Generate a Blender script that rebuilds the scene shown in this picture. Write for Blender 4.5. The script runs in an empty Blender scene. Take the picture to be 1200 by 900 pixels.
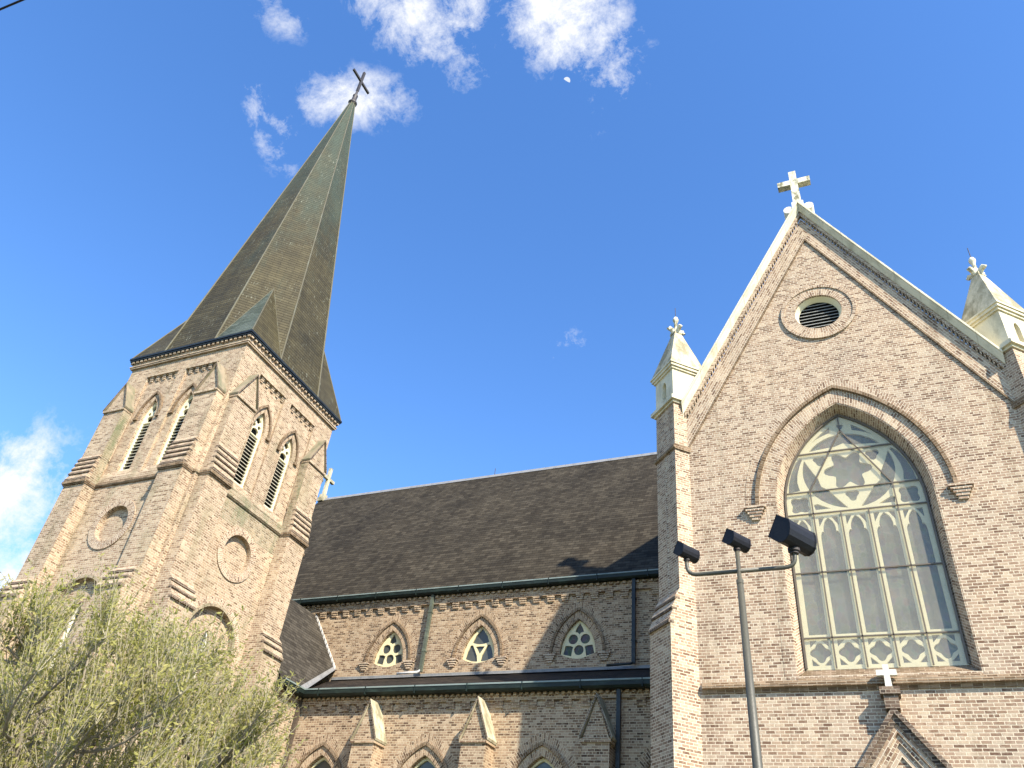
import bpy, math, random
from mathutils import Vector, Matrix
from mathutils.geometry import tessellate_polygon
R = math.radians
rnd = random.Random(7)
SC = bpy.context.scene
COL = SC.collection

# ------------------------------------------------------------------ camera, sun, sky, exposure
f_px = 922.471                      # focal length for a 1200 px wide frame
yaw, pitch, roll = -0.48034814, 0.65658086, 0.12551323
cy, sy, cp, sp = math.cos(yaw), math.sin(yaw), math.cos(pitch), math.sin(pitch)
fwd = Vector((sy*cp, cy*cp, sp)); right = Vector((cy, -sy, 0)); up = right.cross(fwd)
cr, sr = math.cos(roll), math.sin(roll)
cam_x = right*cr + up*sr; cam_y = up*cr - right*sr
cam = bpy.data.cameras.new('camera'); cam_o = bpy.data.objects.new('camera', cam); COL.objects.link(cam_o)
cam.sensor_width = 36; cam.sensor_fit = 'HORIZONTAL'; cam.lens = f_px/1200*36
cam.clip_start = 0.1; cam.clip_end = 8000
cam_o.matrix_world = Matrix(((cam_x.x, cam_y.x, -fwd.x, 0), (cam_x.y, cam_y.y, -fwd.y, 0), (cam_x.z, cam_y.z, -fwd.z, 1.6), (0, 0, 0, 1)))
SC.camera = cam_o

def ray(px, py):                    # direction of sight of a photo pixel, used for the sky only
    return (cam_x*(px-600) + cam_y*(450-py) + fwd*f_px).normalized()

SUN = Vector((1.50, -1.0, 1.54)).normalized()
sun = bpy.data.lights.new('sun', 'SUN'); sun.energy = 5.0; sun.angle = R(0.55); sun.color = (1.0, 0.915, 0.785)
sun_o = bpy.data.objects.new('sun', sun); COL.objects.link(sun_o)
sun_o.rotation_euler = SUN.to_track_quat('Z', 'Y').to_euler(); sun_o.location = (30, -20, 40)
SC.view_settings.view_transform = 'Standard'; SC.view_settings.look = 'None'
SC.view_settings.gamma = 1.0; SC.view_settings.use_curve_mapping = False
SC.view_settings.exposure = 1.10

world = bpy.data.worlds.new('World'); SC.world = world; world.use_nodes = True
wn, wl = world.node_tree.nodes, world.node_tree.links
wn.clear()
def W(t, **kw):
    n = wn.new(t)
    for k, v in kw.items(): setattr(n, k, v)
    return n
def wmath(op, a, b=None, clamp=False):
    n = W('ShaderNodeMath', operation=op, use_clamp=clamp)
    for i, v in enumerate((a, b)):
        if v is None: continue
        if hasattr(v, 'links'): wl.new(v, n.inputs[i])
        else: n.inputs[i].default_value = v
    return n.outputs[0]
sky = W('ShaderNodeTexSky', sky_type='NISHITA', sun_disc=False)
sky.sun_elevation = math.asin(SUN.z); sky.sun_rotation = math.atan2(SUN.x, SUN.y)
sky.air_density = 1.0; sky.dust_density = 0.25; sky.ozone_density = 2.2; sky.altitude = 10
hsv = W('ShaderNodeHueSaturation'); hsv.inputs['Saturation'].default_value = 1.24; hsv.inputs['Value'].default_value = 1.10; hsv.inputs['Hue'].default_value = .507
wl.new(sky.outputs[0], hsv.inputs['Color'])
geo = W('ShaderNodeNewGeometry')
vdir = W('ShaderNodeVectorMath', operation='SCALE'); vdir.inputs['Scale'].default_value = -1.0
wl.new(geo.outputs['Incoming'], vdir.inputs[0])
DIR = vdir.outputs[0]
def noise(scale, detail, rough, dist=0.0, off=(0, 0, 0), stretch=(1, 1, 1)):
    m = W('ShaderNodeMapping'); m.inputs['Location'].default_value = off; m.inputs['Scale'].default_value = stretch
    wl.new(DIR, m.inputs['Vector'])
    n = W('ShaderNodeTexNoise'); n.inputs['Scale'].default_value = scale; n.inputs['Detail'].default_value = detail
    n.inputs['Roughness'].default_value = rough; n.inputs['Distortion'].default_value = dist
    wl.new(m.outputs[0], n.inputs['Vector']); return n.outputs[0]
fine = noise(19.0, 12.0, 0.72, 0.2, (3.1, 1.7, 0.2))
broad = noise(6.5, 5.0, 0.55, 0.1, (0.3, 5.1, 2.2))
# cloud banks of this sky: centre, half axes (as sky directions), turn, strength
CLOUDS = [((494, -5), 100, 85, 15, 1.3), ((660, 20), 135, 75, 38, 1.26), ((715, 80), 55, 50, 60, .98), ((560, 62), 75, 40, -35, .80),
          ((412, 117), 100, 42, -5, .90), ((320, 145), 34, 70, -15, 1.08), ((14, 585), 78, 105, 12, 1.22), ((-60, 650), 150, 130, 0, 1.18),
          ((662, 406), 42, 24, -20, .85), ((330, 20), 40, 30, 10, .70), ((1150, 290), 40, 22, -40, .50), ((690, 140), 26, 36, 10, .55),
          ((190, 560), 60, 45, 0, .62), ((-300, 480), 200, 100, 10, 1.15), ((1500, 200), 260, 130, 20, 1.2), ((300, -260), 300, 120, 10, 1.2)]
total = None
for (c, a, b, ang, s) in CLOUDS:
    d0 = ray(*c); e = math.radians(ang)
    t1 = cam_x*math.cos(e) - cam_y*math.sin(e); t2 = cam_x*math.sin(e) + cam_y*math.cos(e)
    t1 = (t1 - d0*t1.dot(d0)).normalized(); t2 = (t2 - d0*t2.dot(d0)).normalized()
    k = (f_px/ (d0.dot(fwd)))       # pixels per radian there
    sub = W('ShaderNodeVectorMath', operation='SUBTRACT'); wl.new(DIR, sub.inputs[0]); sub.inputs[1].default_value = d0
    sq = None
    for t, h in ((t1, a), (t2, b)):
        dn = W('ShaderNodeVectorMath', operation='DOT_PRODUCT'); wl.new(sub.outputs[0], dn.inputs[0]); dn.inputs[1].default_value = t*(k/h)
        p = wmath('POWER', wmath('ABSOLUTE', dn.outputs['Value']), 2.0)
        sq = p if sq is None else wmath('ADD', sq, p)
    dn = W('ShaderNodeVectorMath', operation='DOT_PRODUCT'); wl.new(sub.outputs[0], dn.inputs[0]); dn.inputs[1].default_value = d0*1.5
    sq = wmath('ADD', sq, wmath('ABSOLUTE', dn.outputs['Value']))
    m = wmath('MULTIPLY', wmath('SUBTRACT', 1.0, wmath('MULTIPLY', sq, 0.75), True), s)
    total = m if total is None else wmath('MAXIMUM', total, m)
nz = wmath('ADD', wmath('MULTIPLY', fine, 3.4), wmath('MULTIPLY', broad, 1.8))
dens = wmath('SUBTRACT', wmath('ADD', wmath('MULTIPLY', total, 1.0), nz), 3.22)
dens = wmath('MULTIPLY', dens, wmath('MULTIPLY', total, 1.15, True))
ramp = W('ShaderNodeValToRGB'); ramp.color_ramp.elements[0].position = 0.0; ramp.color_ramp.elements[1].position = .86; ramp.color_ramp.elements[1].color = (.93, .93, .93, 1)
ramp.color_ramp.interpolation = 'LINEAR'
wl.new(dens, ramp.inputs[0])
cl = W('ShaderNodeMix', data_type='RGBA'); cl.inputs['B'].default_value = (3.4, 3.45, 3.55, 1)
wl.new(ramp.outputs[0], cl.inputs['Factor']); wl.new(hsv.outputs[0], cl.inputs['A'])
bg = W('ShaderNodeBackground'); bg.inputs['Strength'].default_value = 0.15
wl.new(cl.outputs['Result'], bg.inputs['Color'])
wo = W('ShaderNodeOutputWorld'); wl.new(bg.outputs[0], wo.inputs['Surface'])

# ------------------------------------------------------------------ materials
MATS = {}
class NT:
    def __init__(s, name):
        s.m = bpy.data.materials.new(name); s.m.use_nodes = True
        s.n, s.l = s.m.node_tree.nodes, s.m.node_tree.links
        s.p = s.n['Principled BSDF']; s.out = s.n['Material Output']; MATS[name] = s.m
    def node(s, t, **kw):
        n = s.n.new(t)
        for k, v in kw.items(): setattr(n, k, v)
        return n
    def set(s, sock, v):
        if hasattr(v, 'links'): s.l.new(v, sock)
        else: sock.default_value = v
    def math(s, op, a, b=0.0, clamp=False):
        n = s.node('ShaderNodeMath', operation=op, use_clamp=clamp); s.set(n.inputs[0], a); s.set(n.inputs[1], b); return n.outputs[0]
    def uv(s, name='UVMap'):
        return s.node('ShaderNodeUVMap', uv_map=name).outputs[0]
    def pos(s):
        return s.node('ShaderNodeNewGeometry').outputs['Position']
    def mapping(s, v, scale=(1, 1, 1), loc=(0, 0, 0)):
        m = s.node('ShaderNodeMapping'); m.inputs['Scale'].default_value = scale; m.inputs['Location'].default_value = loc
        s.l.new(v, m.inputs['Vector']); return m.outputs[0]
    def noise(s, v, scale, detail=4, rough=.55, dist=0, col=False):
        n = s.node('ShaderNodeTexNoise'); s.l.new(v, n.inputs['Vector']); n.inputs['Scale'].default_value = scale
        n.inputs['Detail'].default_value = detail; n.inputs['Roughness'].default_value = rough; n.inputs['Distortion'].default_value = dist
        return n.outputs['Color' if col else 0]
    def ramp(s, v, stops, interp='LINEAR'):
        r = s.node('ShaderNodeValToRGB'); cr_ = r.color_ramp; cr_.interpolation = interp
        while len(cr_.elements) < len(stops): cr_.elements.new(0.5)
        for e, (p, c) in zip(cr_.elements, stops):
            e.position = p; e.color = (c if len(c) == 4 else (*c, 1)) if not isinstance(c, float) else (c, c, c, 1)
        s.l.new(v, r.inputs[0]); return r.outputs[0]
    def mix(s, f, a, b, blend='MIX'):
        m = s.node('ShaderNodeMix', data_type='RGBA', blend_type=blend)
        s.set(m.inputs['Factor'], f)
        for k, v in (('A', a), ('B', b)):
            s.set(m.inputs[k], v if hasattr(v, 'links') else (*v, 1) if len(v) == 3 else v)
        return m.outputs['Result']
    def bump(s, h, strength=.5, dist=.01):
        b = s.node('ShaderNodeBump'); b.inputs['Strength'].default_value = strength; b.inputs['Distance'].default_value = dist
        s.l.new(h, b.inputs['Height']); s.l.new(b.outputs[0], s.p.inputs['Normal'])
    def base(s, c): s.set(s.p.inputs['Base Color'], c if hasattr(c, 'links') else (*c, 1))
    def rough(s, v): s.set(s.p.inputs['Roughness'], v)

def mat_brick(name, cols, mortar, joint=.0095, bw=.213, rh=.0757, stain=None, squash=.5, lime=.35):
    t = NT(name); uv = t.uv(); P = t.pos()
    wob = t.noise(uv, 9.0, 2, .5, 0, True)
    d = t.node('ShaderNodeVectorMath', operation='MULTIPLY_ADD'); t.l.new(wob, d.inputs[0]); d.inputs[1].default_value = (.016, .009, 0); t.l.new(uv, d.inputs[2])
    b = t.node('ShaderNodeTexBrick'); b.offset = .5; b.offset_frequency = 2; b.squash = squash; b.squash_frequency = 6
    b.inputs['Color1'].default_value = (0, 0, 0, 1); b.inputs['Color2'].default_value = (1, 1, 1, 1); b.inputs['Mortar'].default_value = (.5, .5, .5, 1)
    b.inputs['Scale'].default_value = 1; b.inputs['Mortar Size'].default_value = joint; b.inputs['Mortar Smooth'].default_value = .25
    b.inputs['Brick Width'].default_value = bw; b.inputs['Row Height'].default_value = rh; b.inputs['Bias'].default_value = 0
    t.l.new(d.outputs[0], b.inputs['Vector'])
    n = len(cols); c = t.ramp(b.outputs['Color'], [(i/(n-1)*.9+.05, k) for i, k in enumerate(cols)])
    grain = t.noise(uv, 38, 3, .6)
    c = t.mix(.5, c, t.ramp(grain, [(.25, .55), (.75, 1.35)]), 'MULTIPLY')
    patch = t.noise(P, .55, 4, .6)                       # broad tone drift from one batch of bricks to the next
    c = t.mix(.8, c, t.ramp(patch, [(.3, (.80, .78, .80)), (.7, (1.16, 1.12, 1.04))]), 'MULTIPLY')
    smear = t.noise(uv, 7.5, 4, .65)                     # lime smeared over some of the faces
    c = t.mix(t.math('MULTIPLY', t.ramp(smear, [(.50, 0.0), (.72, 1.0)]), lime), c, mortar)
    mcol = t.mix(t.ramp(t.noise(uv, 22, 3, .6), [(.35, 0.0), (.7, 1.0)]), mortar, tuple(v*.78 for v in mortar))
    c = t.mix(b.outputs['Fac'], c, mcol)
    drip = t.noise(t.mapping(P, (1.7, 1.7, .10)), 1.3, 5, .7)   # rain streaks running down the wall
    c = t.mix(.85, c, t.ramp(drip, [(.28, (.66, .64, .60)), (.46, (1.0, 1.0, 1.0)), (.75, (1.09, 1.07, 1.04))]), 'MULTIPLY')
    if stain:
        s1 = t.noise(t.mapping(P, (1.6, 1.6, .5)), 1.1, 5, .65)
        c = t.mix(t.math('MULTIPLY', t.ramp(s1, [(.50, 0.0), (.70, 1.0)]), stain[1]), c, stain[0])
    t.base(c); t.rough(.92); t.p.inputs['Specular IOR Level'].default_value = .2
    h = t.math('ADD', t.math('MULTIPLY', b.outputs['Fac'], -1.0), t.math('MULTIPLY', grain, .45))
    t.bump(h, .9, .012)
    return t.m
BUFF = [(.155, .094, .062), (.250, .165, .110), (.305, .210, .143), (.345, .247, .171), (.385, .287, .202), (.435, .345, .247)]
LIME = (.68, .58, .425)
mat_brick('brick_front', BUFF, LIME)
mat_brick('brick_tower', [(.175, .113, .070), (.27, .184, .121), (.32, .227, .153), (.36, .262, .177), (.39, .293, .198), (.445, .35, .245)], (.60, .505, .36), lime=.35, stain=((.20, .18, .10), .42))
mat_brick('brick_nave', [(.10, .060, .038), (.19, .122, .076), (.25, .168, .105), (.30, .207, .132), (.345, .248, .162), (.41, .315, .215)], (.55, .445, .30), lime=.35)
mat_brick('brick_pale', [(.24, .165, .115), (.36, .26, .18), (.42, .31, .215), (.48, .365, .255), (.54, .43, .30), (.58, .48, .35)], (.62, .53, .40), lime=.55)
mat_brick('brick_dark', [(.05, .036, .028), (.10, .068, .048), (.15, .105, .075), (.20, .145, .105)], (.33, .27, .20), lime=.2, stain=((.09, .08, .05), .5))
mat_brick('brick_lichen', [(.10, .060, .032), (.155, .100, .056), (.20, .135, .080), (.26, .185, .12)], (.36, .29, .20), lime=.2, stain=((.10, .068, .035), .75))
mat_brick('brick_mossy', [(.17, .125, .08), (.25, .19, .12), (.31, .24, .155), (.37, .29, .20)], (.48, .43, .31), lime=.3, stain=((.14, .16, .085), .9))

def mat_stone(name, col, dark, amt=.5, scale=2.0, rough=.85, lo=.48, hi=.72):
    t = NT(name); P = t.pos()
    a = t.noise(t.mapping(P, (1, 1, .45)), scale, 6, .66, .3)
    g = t.noise(P, 40, 3, .6)
    c = t.mix(t.math('MULTIPLY', t.ramp(a, [(lo, 0.0), (hi, 1.0)]), amt), col, dark)
    c = t.mix(.35, c, t.ramp(g, [(.3, .75), (.7, 1.2)]), 'MULTIPLY')
    t.base(c); t.rough(rough); t.bump(t.math('ADD', g, t.math('MULTIPLY', a, .6)), .35, .01)
    return t.m
mat_stone('cream_stone', (.66, .60, .43), (.26, .235, .145), .75, 2.6, .85, .46, .74)
mat_stone('lichen_stone', (.54, .48, .33), (.19, .17, .095), .9, 2.2, .9, .40, .58)
mat_stone('moss_stone', (.26, .21, .14), (.11, .115, .06), .9, 3.0, .9, .40, .65)
mat_stone('cross_stone', (.66, .62, .46), (.15, .14, .07), .95, 4.5, .9, .50, .62)
mat_stone('white_stone', (.70, .67, .57), (.34, .33, .26), .6, 6.0)
mat_stone('lead_grey', (.20, .20, .195), (.09, .09, .09), .7, 3.0, .65)
mat_stone('white_lead', (.62, .60, .56), (.28, .27, .25), .6, 3.0, .7)
mat_stone('cream_paint', (.70, .65, .45), (.48, .45, .30), .45, 3.0, .6)
mat_stone('tracery_paint', (.66, .58, .34), (.48, .43, .26), .35, 4.0, .6)
mat_stone('louvre_wood', (.50, .47, .36), (.26, .25, .18), .5, 5.0, .7)
mat_stone('grey_louvre', (.33, .33, .30), (.16, .16, .15), .5, 5.0, .7)
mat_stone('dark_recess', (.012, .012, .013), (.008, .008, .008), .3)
mat_stone('bronze_bar', (.11, .085, .055), (.05, .04, .03), .5, 6.0, .5)
mat_stone('lamp_olive', (.070, .066, .046), (.045, .043, .032), .5, 5.0, .5)
mat_stone('lamp_black', (.010, .010, .012), (.018, .018, .019), .5, 5.0, .55)
MATS['lamp_black'].node_tree.nodes['Principled BSDF'].inputs['Specular IOR Level'].default_value = .25
mat_stone('iron_dark', (.03, .028, .028), (.08, .045, .03), .5, 9.0, .6)

def mat_metal_paint(name, col, light, amt, rough=.4):
    t = NT(name); P = t.pos()
    a = t.noise(t.mapping(P, (.7, .7, 2.5)), 3.0, 5, .65)
    t.base(t.mix(t.math('MULTIPLY', t.ramp(a, [(.48, 0.0), (.70, 1.0)]), amt), col, light)); t.rough(rough); t.p.inputs['Specular IOR Level'].default_value = .3
    return t.m
mat_metal_paint('gutter_green', (.008, .014, .011), (.028, .05, .038), .55, .55)
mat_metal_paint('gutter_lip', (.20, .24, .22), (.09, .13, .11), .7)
mat_metal_paint('pipe_verdigris', (.075, .085, .062), (.16, .19, .14), .6, .6)
mat_metal_paint('pipe_dark', (.014, .017, .018), (.05, .06, .055), .5)
mat_metal_paint('pipe_brown', (.07, .052, .038), (.12, .095, .07), .5, .6)

def mat_rows(name, stops, rh, bw, rowdark=.45, streak=None, tint=None, rough=.7, bumpd=.02, chips=0.0, wob=.02, spec=.15):
    """courses of slates or metal shingles lying along the v axis"""
    t = NT(name); uv = t.uv(); P = t.pos()
    w = t.noise(t.mapping(uv, (1.0, .4, 1)), 3.0, 3, .6, 0, True)
    d = t.node('ShaderNodeVectorMath', operation='MULTIPLY_ADD'); t.l.new(w, d.inputs[0]); d.inputs[1].default_value = (wob, wob, 0); t.l.new(uv, d.inputs[2])
    b = t.node('ShaderNodeTexBrick'); b.offset = .5; b.squash = 1
    b.inputs['Color1'].default_value = (0, 0, 0, 1); b.inputs['Color2'].default_value = (1, 1, 1, 1); b.inputs['Mortar'].default_value = (0, 0, 0, 1)
    b.inputs['Scale'].default_value = 1; b.inputs['Mortar Size'].default_value = rh*.055; b.inputs['Mortar Smooth'].default_value = .4
    b.inputs['Brick Width'].default_value = bw; b.inputs['Row Height'].default_value = rh
    t.l.new(d.outputs[0], b.inputs['Vector'])
    n = len(stops); c = t.ramp(b.outputs['Color'], [(i/(n-1), k) for i, k in enumerate(stops)])
    sep = t.node('ShaderNodeSeparateXYZ'); t.l.new(d.outputs[0], sep.inputs[0])
    saw = t.math('FRACT', t.math('DIVIDE', sep.outputs[1], rh))          # 0 at the butt of a course, 1 under the next
    edge = t.ramp(saw, [(0.0, 1.0-rowdark), (.14, 1.0), (.8, 1.05), (1.0, .86)])
    c = t.mix(1.0, c, edge, 'MULTIPLY')
    big = t.noise(P, .45, 5, .65)
    c = t.mix(.9, c, t.ramp(big, [(.3, .66), (.7, 1.30)]), 'MULTIPLY')
    if streak:
        s1 = t.noise(t.mapping(uv, (.42, 6.0, 1)), 1.6, 6, .75)
        c = t.mix(t.math('MULTIPLY', t.ramp(s1, [(.56, 0.0), (.74, 1.0)]), streak[1]), c, streak[0])
    run = t.noise(t.mapping(uv, (2.2, .16, 1)), 1.5, 5, .7)
    c = t.mix(.8, c, t.ramp(run, [(.30, .72), (.5, 1.0), (.75, 1.22)]), 'MULTIPLY')
    if tint:
        (col, z0, z1) = tint
        sz = t.node('ShaderNodeSeparateXYZ'); t.l.new(P, sz.inputs[0])
        zz = t.math('DIVIDE', t.math('SUBTRACT', sz.outputs[2], z0), z1-z0)
        zz = t.math('ADD', zz, t.math('MULTIPLY', t.math('SUBTRACT', t.noise(t.mapping(P, (1, 1, .35)), .9, 5, .7), .5), 1.3))
        c = t.mix(t.ramp(zz, [(.30, 0.0), (.95, .85)]), c, col)
    if chips:
        k = t.noise(t.mapping(uv, (5.5, .9, 1)), 2.6, 4, .8)
        k2 = t.noise(P, .5, 3, .5)
        f = t.math('MULTIPLY', t.ramp(k, [(.60, 0.0), (.66, 1.0)]), t.ramp(k2, [(.40, 0.0), (.6, 1.0)]))
        c = t.mix(t.math('MULTIPLY', f, chips), c, (.27, .28, .21))
    t.base(c); t.rough(rough); t.p.inputs['Specular IOR Level'].default_value = spec
    t.bump(t.math('SUBTRACT', t.math('SUBTRACT', 1.0, saw), t.math('MULTIPLY', b.outputs['Fac'], .6)), .8, bumpd)
    return t.m
mat_rows('slate_nave', [(.024, .019, .012), (.032, .026, .017), (.040, .033, .022), (.053, .044, .030)], .19, .30, .62, streak=((.100, .090, .068), .8), rough=.85, wob=.07)
mat_rows('slate_annex', [(.034, .029, .022), (.052, .045, .034), (.070, .061, .047)], .17, .30, .6, streak=((.10, .092, .072), .4), rough=.85)
mat_rows('slate_aisle', [(.012, .010, .008), (.022, .017, .013), (.034, .026, .019)], .19, .30, .5, streak=((.035, .028, .02), .5), rough=.75)
mat_rows('copper_spire', [(.040, .033, .014), (.050, .041, .018), (.060, .050, .023)], .15, .62, .62, streak=((.036, .040, .020), .6), tint=((.046, .066, .047), 20.0, 42.0), rough=.6, bumpd=.03, chips=.85, spec=.2)
mat_rows('copper_patina', [(.046, .058, .044), (.062, .076, .060), (.08, .095, .078)], .15, .62, .6, streak=((.24, .29, .27), .7), rough=.6, bumpd=.03, chips=.5)
mat_stone('copper_ridge', (.085, .075, .04), (.13, .14, .10), .8, 3.0, .6)

t = NT('leaded_glass'); P = t.pos()
vo = t.node('ShaderNodeTexVoronoi', feature='DISTANCE_TO_EDGE'); vo.inputs['Scale'].default_value = 7.5; t.l.new(t.mapping(P, (1, .1, .7)), vo.inputs['Vector'])
vc = t.node('ShaderNodeTexVoronoi'); vc.inputs['Scale'].default_value = 7.5; t.l.new(t.mapping(P, (1, .1, .7)), vc.inputs['Vector'])
gc = t.mix(t.ramp(t.noise(P, 1.3, 4, .6), [(.35, 0.0), (.65, 1.0)]), (.050, .054, .046), (.092, .092, .076))
gc = t.mix(.25, gc, vc.outputs['Color'], 'SOFT_LIGHT')
t.base(t.mix(t.ramp(vo.outputs['Distance'], [(0.0, .38), (.035, 0.0)]), gc, (.23, .225, .19))); t.rough(.35); t.p.inputs['Specular IOR Level'].default_value = .15
t = NT('dark_glass'); P = t.pos()
t.base(t.mix(t.noise(P, 2.5, 3, .6), (.045, .05, .045), (.085, .09, .08))); t.rough(.2)
t = NT('storm_glazing'); P = t.pos()            # milky protective sheet in front of the stained glass
tr = t.node('ShaderNodeBsdfTransparent'); tr.inputs[0].default_value = (.95, .96, .95, 1)
df = t.node('ShaderNodeBsdfDiffuse'); df.inputs[0].default_value = (.56, .52, .40, 1)
gl = t.node('ShaderNodeBsdfGlossy'); gl.inputs['Roughness'].default_value = .12; gl.inputs[0].default_value = (.8, .85, .9, 1)
m1 = t.node('ShaderNodeMixShader'); t.l.new(t.ramp(t.noise(P, 1.1, 5, .65), [(.3, .20), (.7, .29)]), m1.inputs[0])
t.l.new(tr.outputs[0], m1.inputs[1]); t.l.new(df.outputs[0], m1.inputs[2])
m2 = t.node('ShaderNodeMixShader'); m2.inputs[0].default_value = .03; t.l.new(m1.outputs[0], m2.inputs[1]); t.l.new(gl.outputs[0], m2.inputs[2])
t.l.new(m2.outputs[0], t.out.inputs['Surface'])

t = NT('bark'); P = t.pos()
t.base(t.mix(t.noise(t.mapping(P, (3, 3, .8)), 6, 5, .65), (.11, .09, .065), (.28, .245, .18))); t.rough(.9)
t = NT('twig_bark'); P = t.pos()
t.base(t.mix(t.noise(P, 1.5, 3, .6), (.20, .17, .10), (.44, .40, .27))); t.rough(.85)
def mat_leaf(name, a, b):
    t = NT(name); P = t.pos()
    c = t.mix(t.ramp(t.noise(P, 2.3, 6, .8), [(.36, 0.0), (.64, 1.0)]), a, b)
    t.base(c); t.rough(.6); t.p.inputs['Specular IOR Level'].default_value = .25
    tl = t.node('ShaderNodeBsdfTranslucent'); t.l.new(c, tl.inputs[0])
    m = t.node('ShaderNodeMixShader'); m.inputs[0].default_value = .5
    t.l.new(t.p.outputs[0], m.inputs[1]); t.l.new(tl.outputs[0], m.inputs[2]); t.l.new(m.outputs[0], t.out.inputs['Surface'])
    return t.m
mat_leaf('leaf_spring', (.25, .265, .045), (.50, .45, .18))
t = NT('lawn_ground'); P = t.pos()
g = t.noise(P, 1.2, 5, .65); g2 = t.noise(P, 45, 3, .7)
t.base(t.mix(.5, t.mix(t.ramp(g, [(.35, 0.0), (.65, 1.0)]), (.055, .085, .025), (.115, .12, .05)), t.ramp(g2, [(.3, .5), (.7, 1.4)]), 'MULTIPLY')); t.rough(.95); t.bump(g2, .8, .03)
t = NT('concrete_walk'); P = t.pos()
g = t.noise(P, 2.0, 6, .65); t.base(t.mix(g, (.20, .19, .17), (.30, .285, .26))); t.rough(.9); t.bump(t.noise(P, 60, 3, .6), .3, .004)
t = NT('asphalt'); P = t.pos()
t.base(t.mix(t.noise(P, 3.0, 6, .7), (.04, .04, .042), (.075, .073, .07))); t.rough(.9); t.bump(t.noise(P, 80, 3, .6), .5, .006)
t = NT('moon_face'); em = t.node('ShaderNodeEmission'); em.inputs[0].default_value = (.80, .86, .95, 1); em.inputs[1].default_value = .50
t.l.new(em.outputs[0], t.out.inputs['Surface'])
mat_stone('wood_door', (.10, .045, .022), (.05, .025, .014), .6, 4.0, .6)

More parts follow.
